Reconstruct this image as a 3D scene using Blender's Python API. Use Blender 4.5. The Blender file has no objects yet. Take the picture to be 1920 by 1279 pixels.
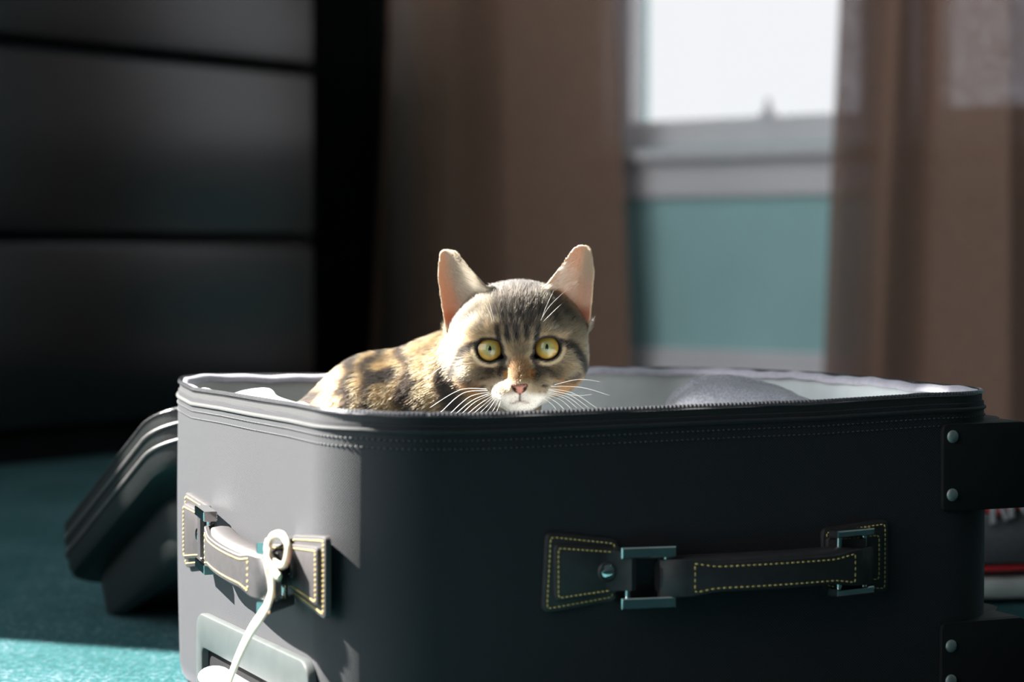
import bpy, bmesh, math, random
import numpy as np
from mathutils import Matrix, Vector
random.seed(4); RNG = np.random.default_rng(7)
S = bpy.context.scene; C = S.collection
pi = math.pi

# ------------------------------------------------------------------ camera, sky, sun, exposure
cam_d = bpy.data.cameras.new('camera'); cam = bpy.data.objects.new('camera', cam_d); C.objects.link(cam)
cam.location = (0, 0, .318); cam.rotation_euler = (pi/2 - .0387, 0, 0)
cam_d.sensor_fit = 'HORIZONTAL'; cam_d.sensor_width = 22.3; cam_d.lens = 22.3*4305/1920
cam_d.clip_start = .02; cam_d.clip_end = 200
cam_d.dof.use_dof = True; cam_d.dof.focus_distance = 1.535; cam_d.dof.aperture_fstop = 3.2
S.camera = cam
S.view_settings.view_transform = 'Standard'; S.view_settings.look = 'None'
S.view_settings.gamma = 1; S.view_settings.use_curve_mapping = False
S.view_settings.exposure = 0.0
wd = bpy.data.worlds.new('sky'); S.world = wd; wd.use_nodes = True
bg = wd.node_tree.nodes['Background']; bg.inputs[0].default_value = (.95, .97, 1, 1); bg.inputs[1].default_value = 3.9
sun_d = bpy.data.lights.new('sun', 'SUN'); sun = bpy.data.objects.new('sun', sun_d); C.objects.link(sun)
sun_d.energy = 46; sun_d.color = (1, .95, .88); sun_d.angle = math.radians(.55)
SUN_EL = math.radians(40); SUN_AZ = Vector((-.93, .37, 0)).normalized()
sdir = SUN_AZ*math.cos(SUN_EL) + Vector((0, 0, math.sin(SUN_EL)))
sun.rotation_euler = sdir.to_track_quat('Z', 'Y').to_euler(); sun.location = (-3, 2, 4)

# ------------------------------------------------------------------ materials
def NT(name):
    m = bpy.data.materials.new(name); m.use_nodes = True
    nt = m.node_tree; b = nt.nodes['Principled BSDF']; return m, nt, b
def setin(b, **k):
    for n, v in k.items(): b.inputs[n.replace('_', ' ')].default_value = v
def lnk(nt, a, b): nt.links.new(a, b)
def coord(nt, scale=(1, 1, 1), kind='Object'):
    t = nt.nodes.new('ShaderNodeTexCoord'); mp = nt.nodes.new('ShaderNodeMapping'); mp.inputs['Scale'].default_value = scale
    lnk(nt, t.outputs[kind], mp.inputs[0]); return mp.outputs[0]
def noise(nt, scale, detail=3, vec=None, rough=.5):
    n = nt.nodes.new('ShaderNodeTexNoise'); n.inputs['Scale'].default_value = scale; n.inputs['Detail'].default_value = detail
    n.inputs['Roughness'].default_value = rough
    if vec is not None: lnk(nt, vec, n.inputs['Vector'])
    return n.outputs['Fac']
def ramp(nt, fac, stops):
    r = nt.nodes.new('ShaderNodeValToRGB'); e = r.color_ramp.elements
    while len(e) < len(stops): e.new(.5)
    for el, (p, c) in zip(e, stops): el.position = p; el.color = (*c, 1)
    lnk(nt, fac, r.inputs[0]); return r.outputs[0]
def bump(nt, b, h, strength=.4, dist=.001):
    n = nt.nodes.new('ShaderNodeBump'); n.inputs['Strength'].default_value = strength; n.inputs['Distance'].default_value = dist
    lnk(nt, h, n.inputs['Height']); lnk(nt, n.outputs[0], b.inputs['Normal'])
def pm(name, col, rough=.5, metal=0., var=.15, nscale=40, bscale=None, bstr=.25, bdist=.0005, **k):
    m, nt, b = NT(name); v = coord(nt)
    c0 = tuple(c*(1-var) for c in col); c1 = tuple(min(1, c*(1+var)) for c in col)
    lnk(nt, ramp(nt, noise(nt, nscale, 3, v), [(.35, c0), (.65, c1)]), b.inputs['Base Color'])
    setin(b, Roughness=rough, Metallic=metal, **k)
    if bscale: bump(nt, b, noise(nt, bscale, 4, v), bstr, bdist)
    return m
def math_node(nt, op, a, b=None):
    n = nt.nodes.new('ShaderNodeMath'); n.operation = op
    for i, x in enumerate((a, b)):
        if x is None: continue
        if isinstance(x, (int, float)): n.inputs[i].default_value = x
        else: lnk(nt, x, n.inputs[i])
    return n.outputs[0]
def weave(nt, pitch, kind='UV', rot=pi/4):
    t = nt.nodes.new('ShaderNodeTexCoord'); mp = nt.nodes.new('ShaderNodeMapping')
    mp.inputs['Rotation'].default_value = (0, 0, rot); lnk(nt, t.outputs[kind], mp.inputs[0])
    s = nt.nodes.new('ShaderNodeSeparateXYZ'); lnk(nt, mp.outputs[0], s.inputs[0]); k = 2*pi/pitch
    a = math_node(nt, 'SINE', math_node(nt, 'MULTIPLY', s.outputs[0], k)); b = math_node(nt, 'SINE', math_node(nt, 'MULTIPLY', s.outputs[1], k))
    p = math_node(nt, 'MULTIPLY', a, b)
    return math_node(nt, 'ADD', math_node(nt, 'MULTIPLY', p, .5), .5)
def mk_ballistic():
    m, nt, b = NT('black_woven_nylon'); w = weave(nt, .0019, rot=0.)
    n = noise(nt, 900, 2, coord(nt, kind='UV'))
    f = math_node(nt, 'MULTIPLY', w, math_node(nt, 'ADD', n, .5))
    lnk(nt, ramp(nt, f, [(.15, (.0022, .0022, .0028)), (.75, (.030, .030, .036))]), b.inputs['Base Color'])
    setin(b, Roughness=.68, Sheen_Weight=.18, Sheen_Roughness=.3, Specular_IOR_Level=.36)
    b.inputs['Sheen Tint'].default_value = (.8, .8, .9, 1)
    bump(nt, b, w, .5, .0005); return m
FABRIC = mk_ballistic()
BLACK_CLOTH = pm('black_webbing', (.016, .016, .018), .7, var=.3, nscale=900, bscale=1500, Sheen_Weight=.1, Sheen_Roughness=.4)
LID_SHADE_CLOTH = pm("smooth_shade_darkened_lid_cloth", (.004, .005, .005), .45, var=.3, nscale=300, bscale=1500, bstr=.15, Specular_IOR_Level=.2)  # smooth lid cloth, coloured extra dark to stand in for shade on the lid
LINING = pm('pale_grey_lining', (.50, .53, .54), .75, var=.05, nscale=30, bscale=60, bstr=.35, bdist=.002, Sheen_Weight=.1)
LILAC = pm('pale_lilac_binding', (.42, .40, .46), .6, var=.08, nscale=200, bscale=800)
LEATHER = pm('dark_brown_leather', (.016, .0115, .013), .55, var=.3, nscale=150, bscale=900, bstr=.3, bdist=.0003, Specular_IOR_Level=.75)
CHROME = pm('polished_chrome', (.75, .77, .76), .08, 1.0, var=.04, nscale=60)
STEEL = pm('brushed_steel_rivet', (.55, .56, .54), .5, 1.0, var=.1, nscale=300)
THREAD = pm('gold_thread', (.55, .40, .13), .55, var=.2, nscale=900)
BTHREAD = pm('grey_thread', (.045, .045, .05), .6, var=.2, nscale=900)
COIL = pm('zipper_coil_plastic', (.06, .06, .065), .22, var=.15, nscale=500, Specular_IOR_Level=.8)
PLASTIC = pm('grey_moulded_plastic', (.045, .052, .052), .48, var=.08, nscale=60, bscale=1400, bstr=.3, bdist=.0003)
DARKPLASTIC = pm('black_moulded_plastic', (.010, .010, .011), .6, var=.1, nscale=100, bscale=1200, bstr=.25, bdist=.0003, Specular_IOR_Level=.25)
SILVER = pm('pale_silver_plastic', (.55, .55, .57), .3, .3, var=.05, nscale=50)
TIE = pm('white_elastic', (.52, .47, .38), .45, var=.06, nscale=200, Subsurface_Weight=.1)
KNIT = pm('grey_knit_cloth', (.28, .28, .33), .85, var=.25, nscale=700, bscale=900, bstr=.5, bdist=.001, Sheen_Weight=.3)
def mk_carpet():
    m, nt, b = NT('teal_carpet'); v = coord(nt, kind='Object')
    n1 = noise(nt, 260, 4, v, .7); n2 = noise(nt, 9, 3, v)
    f = math_node(nt, 'ADD', math_node(nt, 'MULTIPLY', n1, .8), math_node(nt, 'MULTIPLY', n2, .2))
    lnk(nt, ramp(nt, f, [(.36, (.0002, .034, .037)), (.52, (.0025, .074, .082)), (.66, (.13, .175, .215))]), b.inputs['Base Color'])
    setin(b, Roughness=.95, Sheen_Weight=.05, Specular_IOR_Level=.1)
    bump(nt, b, n1, .9, .004); return m
CARPET = mk_carpet()
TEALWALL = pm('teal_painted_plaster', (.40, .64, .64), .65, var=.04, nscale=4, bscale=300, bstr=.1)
DARKWALL = pm('bounce_cutting_dark_teal_wall', (.05, .08, .085), .7, var=.04, nscale=4, bscale=300, bstr=.1)  # side and front walls darkened so less bounce light reaches the suitcase
WHITE = pm('white_painted_wood', (.80, .76, .78), .45, var=.03, nscale=6, bscale=100, bstr=.05)
CEIL = pm('ceiling_paint', (.55, .55, .54), .8, var=.03, nscale=5, bscale=200, bstr=.1)
LACQUER = pm('black_brown_lacquer', (.006, .006, .008), .27, var=.2, nscale=8, IOR=1.62)
MATTBLACK = pm('matt_black_wood', (.006, .006, .007), .8, var=.2, nscale=8, Specular_IOR_Level=.1)
def mk_curtain():
    m, nt, b = NT('brown_loose_weave_curtain'); v = coord(nt, (300, 300, 1100)); n1 = noise(nt, 1, 2, v)
    lnk(nt, ramp(nt, n1, [(.3, (.245, .148, .106)), (.7, (.335, .205, .148))]), b.inputs['Base Color'])
    setin(b, Roughness=.85, Sheen_Weight=.15, Specular_IOR_Level=.1)
    tl = nt.nodes.new('ShaderNodeBsdfTranslucent'); tl.inputs[0].default_value = (.16, .085, .055, 1)
    tp = nt.nodes.new('ShaderNodeBsdfTransparent'); tp.inputs[0].default_value = (.85, .88, 1, 1)
    m1 = nt.nodes.new('ShaderNodeMixShader'); m1.inputs[0].default_value = .15
    m2 = nt.nodes.new('ShaderNodeMixShader')
    lnk(nt, b.outputs[0], m1.inputs[1]); lnk(nt, tl.outputs[0], m1.inputs[2])
    v2 = coord(nt, (60, 60, 420)); n2 = noise(nt, 1, 3, v2)
    mr = nt.nodes.new('ShaderNodeMapRange'); mr.inputs[1].default_value = .35; mr.inputs[2].default_value = .7; mr.inputs[3].default_value = .02; mr.inputs[4].default_value = .22
    lnk(nt, n2, mr.inputs[0]); lnk(nt, mr.outputs[0], m2.inputs[0])
    lnk(nt, m1.outputs[0], m2.inputs[1]); lnk(nt, tp.outputs[0], m2.inputs[2])
    lnk(nt, m2.outputs[0], nt.nodes['Material Output'].inputs[0]); return m
CURTAIN = mk_curtain()
def mk_clear(name, tint, refl):
    m, nt, b = NT(name); nt.nodes.remove(b)
    tp = nt.nodes.new('ShaderNodeBsdfTransparent'); tp.inputs[0].default_value = (*tint, 1)
    gl = nt.nodes.new('ShaderNodeBsdfGlossy'); gl.inputs['Roughness'].default_value = .02
    fr = nt.nodes.new('ShaderNodeFresnel'); fr.inputs[0].default_value = refl
    mx = nt.nodes.new('ShaderNodeMixShader'); ge = nt.nodes.new('ShaderNodeNewGeometry'); lnk(nt, math_node(nt, 'MULTIPLY', fr.outputs[0], math_node(nt, 'SUBTRACT', 1., ge.outputs['Backfacing'])), mx.inputs[0]); lnk(nt, tp.outputs[0], mx.inputs[1]); lnk(nt, gl.outputs[0], mx.inputs[2])
    lnk(nt, mx.outputs[0], nt.nodes['Material Output'].inputs[0]); return m
GLASS = mk_clear('window_glass', (.97, .98, .98), 1.45)
SKY_DIM_GLASS = mk_clear('sky_dimming_window_glass', (.50, .50, .50), 1.45)  # tint added to dim the sky seen through the back window
CORNEA = mk_clear('clear_cornea', (1, 1, 1), 1.5)

# ------------------------------------------------------------------ object helpers
WL = {}
def tag(o, label=None, cat=None, group=None, kind=None):
    if label: o['label'] = label
    if cat: o['category'] = cat
    if group: o['group'] = group
    if kind: o['kind'] = kind
    return o
def setparent(o, p):
    if p is not None:
        o.parent = p; o.matrix_parent_inverse = Matrix.Translation(-WL[p.name])
def empty(name, loc, label, cat, kind=None):
    o = bpy.data.objects.new(name, None); C.objects.link(o); o.location = loc; o.empty_display_size = .05; WL[o.name] = Vector(loc)
    return tag(o, label, cat, kind=kind)
def add(name, V, F, mat, parent=None, smooth=True, uv=None, col=None, sharp=40, recalc=True, base=False, label=None, cat=None, kind=None, group=None):
    V = np.asarray(V, float); lo, hi = V.min(0), V.max(0); c = (lo+hi)/2
    if base: c[2] = lo[2]
    me = bpy.data.meshes.new(name); me.from_pydata((V-c).tolist(), [], [tuple(int(i) for i in f) for f in F])
    if recalc:
        bm = bmesh.new(); bm.from_mesh(me); bmesh.ops.recalc_face_normals(bm, faces=bm.faces); bm.to_mesh(me); bm.free()
    if uv is not None:
        l = me.uv_layers.new(name='UVMap'); vi = np.empty(len(me.loops), int); me.loops.foreach_get('vertex_index', vi)
        l.data.foreach_set('uv', np.asarray(uv, np.float32)[vi].ravel())
    if col is not None:
        for nm, arr in col.items():
            a = me.attributes.new(nm, 'FLOAT_COLOR', 'POINT'); a.data.foreach_set('color', np.asarray(arr, np.float32).ravel())
    if smooth:
        me.polygons.foreach_set('use_smooth', [True]*len(me.polygons))
        if sharp: me.set_sharp_from_angle(angle=math.radians(sharp))
    me.materials.append(mat)
    o = bpy.data.objects.new(name, me); C.objects.link(o); o.location = Vector(c); WL[o.name] = Vector(c); setparent(o, parent)
    return tag(o, label, cat, group, kind)
def inset(poly, d):
    p = np.asarray(poly, float); a, b = np.roll(p, 1, 0), np.roll(p, -1, 0)
    area = .5*np.sum(p[:, 0]*b[:, 1]-b[:, 0]*p[:, 1]); s = 1 if area > 0 else -1
    def nr(q): 
        t = q/np.maximum(np.linalg.norm(q, axis=1), 1e-12)[:, None]; return s*np.c_[-t[:, 1], t[:, 0]]
    n1, n2 = nr(p-a), nr(b-p); n = n1+n2; n /= np.maximum((n*n).sum(1), .4)[:, None]/2
    return p+n*d
def roundpoly(pts, r, n=5):
    p = np.asarray(pts, float); out = []; N = len(p); rs = r if hasattr(r, '__len__') else [r]*N
    for i in range(N):
        a, b, c = p[i-1], p[i], p[(i+1) % N]; u = (a-b)/np.linalg.norm(a-b); v = (c-b)/np.linalg.norm(c-b)
        ang = math.acos(np.clip(u@v, -1, 1)); d = min(rs[i]/math.tan(ang/2), .48*np.linalg.norm(a-b), .48*np.linalg.norm(c-b))
        A, B = b+u*d, b+v*d
        for k in range(n+1):
            t = k/n; out.append((1-t)**2*A+2*t*(1-t)*(.35*b+.65*((A+B)/2*0+b))+t*t*B)
    return np.array(out)
class MB:
    def __init__(s): s.V = []; s.F = []; s.n = 0
    def add(s, V, F):
        V = np.asarray(V, float); s.V.append(V); s.F += [tuple(i+s.n for i in f) for f in F]; s.n += len(V); return s
    def rings(s, R, closed=True, cap0=True, cap1=True):
        m = len(R[0]); F = []
        for i in range(len(R)-1):
            for j in range(m if closed else m-1):
                k = (j+1) % m; F.append((i*m+j, i*m+k, (i+1)*m+k, (i+1)*m+j))
        if cap0: F.append(tuple(range(m))[::-1])
        if cap1: F.append(tuple((len(R)-1)*m+j for j in range(m)))
        return s.add(np.vstack(R), F)
    def prism(s, fr, poly, n0, n1, ch=.001):
        P = lambda q, n: np.array([fr(x, z, n) for x, z in q])
        sg = 1 if n1 > n0 else -1
        return s.rings([P(poly, n0), P(poly, n1-sg*ch), P(inset(poly, ch*.3), n1-sg*ch*.3), P(inset(poly, ch), n1)])
    def box(s, c, ax, h, ch=None):
        c = np.asarray(c, float); ax = [np.asarray(a, float) for a in ax]; ch = ch if ch is not None else min(h)*.15
        fr = lambda x, z, n: c+ax[0]*x+ax[1]*z+ax[2]*n
        p = [(-h[0], -h[1]), (h[0], -h[1]), (h[0], h[1]), (-h[0], h[1])]
        P = lambda q, n: np.array([fr(x, z, n) for x, z in q])
        return s.rings([P(inset(p, ch), -h[2]), P(p, -h[2]+ch), P(p, h[2]-ch), P(inset(p, ch), h[2])])
    def tube(s, pts, r, m=10, ref=(0, 0, 1), r2=None, cap=True, closed=False):
        p = np.asarray(pts, float); n = len(p); r = np.broadcast_to(r, n); r2 = r if r2 is None else np.broadcast_to(r2, n)
        t = np.gradient(p, axis=0) if not closed else np.roll(p, -1, 0)-np.roll(p, 1, 0)
        t /= np.maximum(np.linalg.norm(t, axis=1), 1e-12)[:, None]; ref = np.asarray(ref, float); R = []
        if abs(t[0]@ref) > .95*np.linalg.norm(ref): ref = np.array([1., .3, 0])
        x = None
        for i in range(n):
            if x is None or r2 is not r: x = np.cross(t[i], ref)
            else: x = x-t[i]*(x@t[i])
            x = x/max(np.linalg.norm(x), 1e-9); y = np.cross(x, t[i]); a = np.arange(m)*2*pi/m
            R.append(p[i]+np.outer(np.cos(a)*r[i], x)+np.outer(np.sin(a)*r2[i], y))
        if closed: R.append(R[0]); return s.rings(R, cap0=False, cap1=False)
        return s.rings(R, cap0=cap, cap1=cap)
    def lathe(s, c, axis, prof, m=20):
        c = np.asarray(c, float); ax = np.asarray(axis, float); ax = ax/np.linalg.norm(ax)
        x = np.cross(ax, (0, 0, 1) if abs(ax[2]) < .9 else (1, 0, 0)); x /= np.linalg.norm(x); y = np.cross(ax, x); a = np.arange(m)*2*pi/m
        return s.rings([c+ax*h+r*(np.outer(np.cos(a), x)+np.outer(np.sin(a), y)) for r, h in prof])
    def dashes(s, pts, L, gap, w, h, nrm, closed=True):
        p = np.asarray(pts, float); q = np.vstack([p, p[:1]]) if closed else p
        d = np.linalg.norm(np.diff(q, axis=0), axis=1); cs = np.r_[0, np.cumsum(d)]; n = max(1, int(cs[-1]/(L+gap))); st = cs[-1]/n
        for i in range(n):
            a, b = [np.array([np.interp(v, cs, q[:, k]) for k in range(3)]) for v in (i*st, i*st+st*L/(L+gap))]
            t = b-a; l = np.linalg.norm(t); t /= max(l, 1e-9); N = nrm(i*st/cs[-1]) if callable(nrm) else np.asarray(nrm, float); z = np.cross(t, N)
            mid = (a+b)/2
            R = [a+z*w*.3, mid+z*w*.5, b+z*w*.3, b-z*w*.3, mid-z*w*.5, a-z*w*.3]
            T = [v+N*h*(1 if j in (1, 4) else .5) for j, v in enumerate(R)]
            s.add(np.array(R+T), [(6, 7, 10, 11), (7, 8, 9, 10), (0, 1, 7, 6), (1, 2, 8, 7), (2, 3, 9, 8), (3, 4, 10, 9), (4, 5, 11, 10), (5, 0, 6, 11)])
        return s
    def build(s, name, mat, parent=None, **k): return add(name, np.vstack(s.V), s.F, mat, parent, **k)
def smooth_path(P, n=40):
    P = np.asarray(P, float); N = len(P); out = []
    for i in range(N-1):
        p0, p1, p2, p3 = P[max(i-1, 0)], P[i], P[i+1], P[min(i+2, N-1)]
        m = max(2, n//(N-1))
        for t in np.linspace(0, 1, m, endpoint=False):
            out.append(.5*((2*p1)+(-p0+p2)*t+(2*p0-5*p1+4*p2-p3)*t*t+(-p0+3*p1-3*p2+p3)*t**3))
    out.append(P[-1]); return np.array(out)
def sstep(a, b, x): t = np.clip((x-a)/(b-a), 0, 1); return t*t*(3-2*t)

# ------------------------------------------------------------------ the room
K = np.array([-.270, 4.746, 0.]); uA = np.array([-.65, -.76, 0.]); uB = np.array([.76, -.65, 0.]); Z = np.array([0, 0, 1.])
LA, LB, HC = 4.7, 4.5, 2.6
def RM(v, w, z): return K+uB*v+uA*w+Z*z
def rbox(mb, v0, v1, w0, w1, z0, z1, ch=.002):
    return mb.box(RM((v0+v1)/2, (w0+w1)/2, (z0+z1)/2), (uB, uA, Z), ((v1-v0)/2, (w1-w0)/2, (z1-z0)/2), ch)
def struct(name, mb, mat, label, cat, parent=None, **k):
    o = mb.build(name, mat, parent, label=label if parent is None else None, cat=cat if parent is None else None, **k)
    if parent is None: o['kind'] = 'structure'
    return o
struct('floor', rbox(MB(), -.1, LB+.1, -.1, LA+.1, -.05, 0, .0), CARPET, 'teal cut pile carpet covering the whole room floor', 'floor')
struct('ceiling', rbox(MB(), -.1, LB+.1, -.1, LA+.1, HC, HC+.05, 0), CEIL, 'plain off white ceiling above the room', 'ceiling')
# back wall (w=0) with the double window opening
V0, V1, WZ0, WZ1 = .585, 1.82, .512, 1.80
m = MB(); T = .14
rbox(m, -.1, V0, -T, 0, 0, HC, 0); rbox(m, V1, LB+.1, -T, 0, 0, HC, 0); rbox(m, V0, V1, -T, 0, 0, WZ0, 0); rbox(m, V0, V1, -T, 0, WZ1, HC, 0)
struct('wall_back', m, TEALWALL, 'teal painted wall with the bright window behind the suitcase', 'wall')
# left wall (v=0) with the sunny window opening
A0, A1, AZ0, AZ1 = 2.862, 4.60, .06, 2.54
m = MB()
rbox(m, -T, 0, 0, A0, 0, HC, 0); rbox(m, -T, 0, A1, LA+.1, 0, HC, 0); rbox(m, -T, 0, A0, A1, 0, AZ0, 0); rbox(m, -T, 0, A0, A1, AZ1, HC, 0)
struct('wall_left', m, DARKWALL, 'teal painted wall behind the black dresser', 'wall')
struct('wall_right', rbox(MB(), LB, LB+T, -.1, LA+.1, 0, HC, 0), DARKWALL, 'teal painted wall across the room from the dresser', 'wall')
B0, B1, BZ0, BZ1 = .10, 2.70, .12, 2.52
m = MB(); rbox(m, 0, B0, LA, LA+T, 0, HC, 0); rbox(m, B1, LB, LA, LA+T, 0, HC, 0); rbox(m, B0, B1, LA, LA+T, 0, BZ0, 0); rbox(m, B0, B1, LA, LA+T, BZ1, HC, 0)
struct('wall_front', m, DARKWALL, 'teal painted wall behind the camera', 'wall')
m = MB(); rbox(m, .02, LB, 0, .018, 0, .125, .004); rbox(m, .02, LB, 0, .012, .125, .14, .004)
struct('baseboard_back', m, WHITE, 'white baseboard along the wall under the window', 'baseboard')
m = MB(); rbox(m, 0, .018, .66, LA, 0, .13, .004)
struct('baseboard_left', m, WHITE, 'white baseboard along the wall behind the dresser', 'baseboard')
# window 1: two sashes side by side, stool, apron, casing
w1 = empty('window_1', RM((V0+V1)/2, 0, WZ0), 'white framed double window with overexposed panes between brown curtains', 'window', 'structure')
m = MB(); MV0, MV1 = 1.165, 1.262
rbox(m, V0-.055, V0+.012, -.10, .020, WZ0-.03, WZ1+.06, .004); rbox(m, V1-.012, V1+.055, -.10, .020, WZ0-.03, WZ1+.06, .004)
rbox(m, V0-.055, V1+.055, -.10, .020, WZ1-.01, WZ1+.06, .004); rbox(m, MV0, MV1, -.10, .022, WZ0-.02, WZ1, .004)
m.build('casing', WHITE, w1)
m = MB(); rbox(m, V0-.08, V1+.08, -.10, .055, WZ0-.028, WZ0-.006, .006); m.build('sill', WHITE, w1)
m = MB(); rbox(m, V0-.055, V1+.055, 0, .018, WZ0-.095, WZ0-.028, .004); rbox(m, V0-.055, V1+.055, 0, .026, WZ0-.042, WZ0-.028, .004); m.build('apron', WHITE, w1)
for s0, s1 in ((V0+.012, MV0), (MV1, V1-.012)):
    m = MB(); ST = .024
    rbox(m, s0, s0+ST, -.075, -.035, WZ0, WZ1, .003); rbox(m, s1-ST, s1, -.075, -.035, WZ0, WZ1, .003)
    rbox(m, s0+ST, s1-ST, -.075, -.035, WZ0-.006, WZ0+.052, .003); rbox(m, s0+ST, s1-ST, -.075, -.035, WZ1-.05, WZ1, .003); rbox(m, s0+ST, s1-ST, -.075, -.035, 1.12, 1.16, .003)
    sash = m.build('sash', WHITE, w1)
    for za, zb in ((WZ0+.052, 1.12), (1.16, WZ1-.05)):
        m = MB(); rbox(m, s0+ST, s1-ST, -.056, -.053, za, zb, 0); m.build('pane', SKY_DIM_GLASS, sash)
    m = MB(); cv = s0+(s1-s0)*.60   # sash lift on the bottom rail
    m.rings([np.array([RM(cv+x, w, z) for x, w in ((-a, -.036), (a, -.036), (a, -.026), (-a, -.026))]) for a, z in ((.022, WZ0+.048), (.012, WZ0+.058), (.004, WZ0+.068), (.002, WZ0+.084))])
    m.build('sash_lift', WHITE, sash)
w2 = empty('window_2', RM(0, (A0+A1)/2, AZ0), 'unseen white framed sun window in the dresser wall, enlarged to a glass door for fill light', 'window', 'structure')  # window inferred from the sun; enlarged to door size for more bounce light
m = MB()
rbox(m, -.10, .02, A0-.055, A0+.005, AZ0-.05, AZ1+.05, .004); rbox(m, -.10, .02, A1-.005, A1+.055, AZ0-.05, AZ1+.05, .004)
rbox(m, -.10, .02, A0-.055, A1+.055, AZ1-.005, AZ1+.05, .004); rbox(m, -.10, .05, A0-.08, A1+.08, AZ0-.03, AZ0, .004)
m.build('casing', WHITE, w2)
m = MB(); rbox(m, -.075, -.04, A0+.005, A0+.03, AZ0, AZ1, .003); rbox(m, -.075, -.04, A1-.03, A1-.005, AZ0, AZ1, .003)
rbox(m, -.075, -.04, A0+.03, A1-.03, AZ0, AZ0+.05, .003); rbox(m, -.075, -.04, A0+.03, A1-.03, AZ1-.05, AZ1, .003)
sash = m.build('sash', WHITE, w2)
m = MB(); rbox(m, -.059, -.056, A0+.03, A1-.03, AZ0+.05, AZ1-.05, 0); m.build('pane', GLASS, sash)
m = MB(); rbox(m, -.066, -.050, 3.70, 3.74, AZ0+.05, AZ1-.05, .002); m.build('glazing_bar', WHITE, sash)
w3 = empty('fill_window_3', RM((B0+B1)/2, LA, BZ0), 'wide white framed window added behind the camera to fill the room with light', 'window', 'structure')  # unseen window, added and widened to brighten the room
m = MB(); rbox(m, B0-.05, B0+.03, LA-.02, LA+.1, BZ0-.05, BZ1+.05); rbox(m, B1-.03, B1+.05, LA-.02, LA+.1, BZ0-.05, BZ1+.05); rbox(m, B0+.03, B1-.03, LA-.02, LA+.1, BZ1-.03, BZ1+.05); rbox(m, B0+.03, B1-.03, LA-.05, LA+.1, BZ0-.05, BZ0+.03); rbox(m, 1.35, 1.40, LA, LA+.1, BZ0+.03, BZ1-.03)
m.build('casing', WHITE, w3)
for a, b in ((B0+.03, 1.35), (1.40, B1-.03)):
    m = MB(); rbox(m, a, b, LA+.05, LA+.053, BZ0+.03, BZ1-.03, 0); m.build('pane', GLASS, w3)
# sky portals: they only guide the sampling of the sky through the openings
def portal(c, nrm, sx, sy):
    d = bpy.data.lights.new('portal', 'AREA'); d.shape = 'RECTANGLE'; d.size = sx; d.size_y = sy; d.cycles.is_portal = True
    o = bpy.data.objects.new('window_portal', d); C.objects.link(o); o.location = Vector(c); o.rotation_euler = (-Vector(nrm)).to_track_quat('Z', 'Y').to_euler()
portal(RM((V0+V1)/2, -.13, (WZ0+WZ1)/2), uA, V1-V0, WZ1-WZ0)
portal(RM((B0+B1)/2, LA+.13, (BZ0+BZ1)/2), -uA, B1-B0, BZ1-BZ0)
portal(RM(-.13, (A0+A1)/2, (AZ0+AZ1)/2), uB, A1-A0, AZ1-AZ0)
# added black door that fills the black gap next to the corner
d1 = empty('filler_door_1', RM(.02, .33, 0), 'flat black door added to fill the gap between the dresser and the corner', 'door', 'structure')
m = MB(); rbox(m, .002, .030, .05, .60, .01, 2.05, .003); m.build('filler_panel', MATTBLACK, d1)
m = MB(); rbox(m, .002, .040, .02, .05, 0, 2.08, .003); rbox(m, .002, .040, .60, .64, 0, 2.08, .003); rbox(m, .002, .040, .05, .60, 2.05, 2.08, .003); m.build('filler_frame', MATTBLACK, d1)
m = MB(); m.lathe(RM(.030, .54, 1.0), uB, [(.012, 0), (.012, .012), (.022, .02), (.026, .035), (.02, .046), (.004, .05)]); m.build('filler_knob', STEEL, d1)
for w_, nm, lab in ((.0, 'trim_1', 'thin curtain rod above the window'),):
    m = MB(); m.tube([RM(.02, .10, 2.05), RM(2.3, .10, 2.05)], .011, 12)
    for v in (.05, 1.0, 2.25): m.box(RM(v, .05, 2.05), (uB, uA, Z), (.008, .05, .008), .001)
    struct(nm, m, MATTBLACK, lab, 'rod')

# ------------------------------------------------------------------ dresser
dth = math.radians(4); dP = RM(.47, .655, 0)
ddir = np.array([uA[0]*math.cos(dth)-uA[1]*math.sin(dth), uA[0]*math.sin(dth)+uA[1]*math.cos(dth), 0]); dn = np.array([uB[0]*math.cos(dth)-uB[1]*math.sin(dth), uB[0]*math.sin(dth)+uB[1]*math.cos(dth), 0])
def DR(x, z, n): return dP+ddir*x+Z*z+dn*n
dr = empty('dresser', Vector(DR(.75, 0, -.2)), 'glossy black chest of wide handleless drawers against the left wall', 'dresser')
DW = 1.5
m = MB(); bx = lambda mb, x0, x1, z0, z1, n0, n1, ch=.002: mb.box(DR((x0+x1)/2, (z0+z1)/2, (n0+n1)/2), (ddir, Z, dn), ((x1-x0)/2, (z1-z0)/2, (n1-n0)/2), ch)
bx(m, 0, .02, 0, .80, -.36, -.004); bx(m, DW-.02, DW, 0, .80, -.36, -.004); bx(m, .02, DW-.02, .03, .785, -.36, -.345)
bx(m, .02, DW-.02, 0, .045, -.33, -.02)
for z in (.05, .346, .637): bx(m, .02, DW-.02, z-.006, z+.006, -.345, -.03)
m.build('carcass', MATTBLACK, dr)
m = MB(); bx(m, -.01, DW+.01, 0.790, .815, -.37, .02, .003); m.build('dresser_top', LACQUER, dr)
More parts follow.
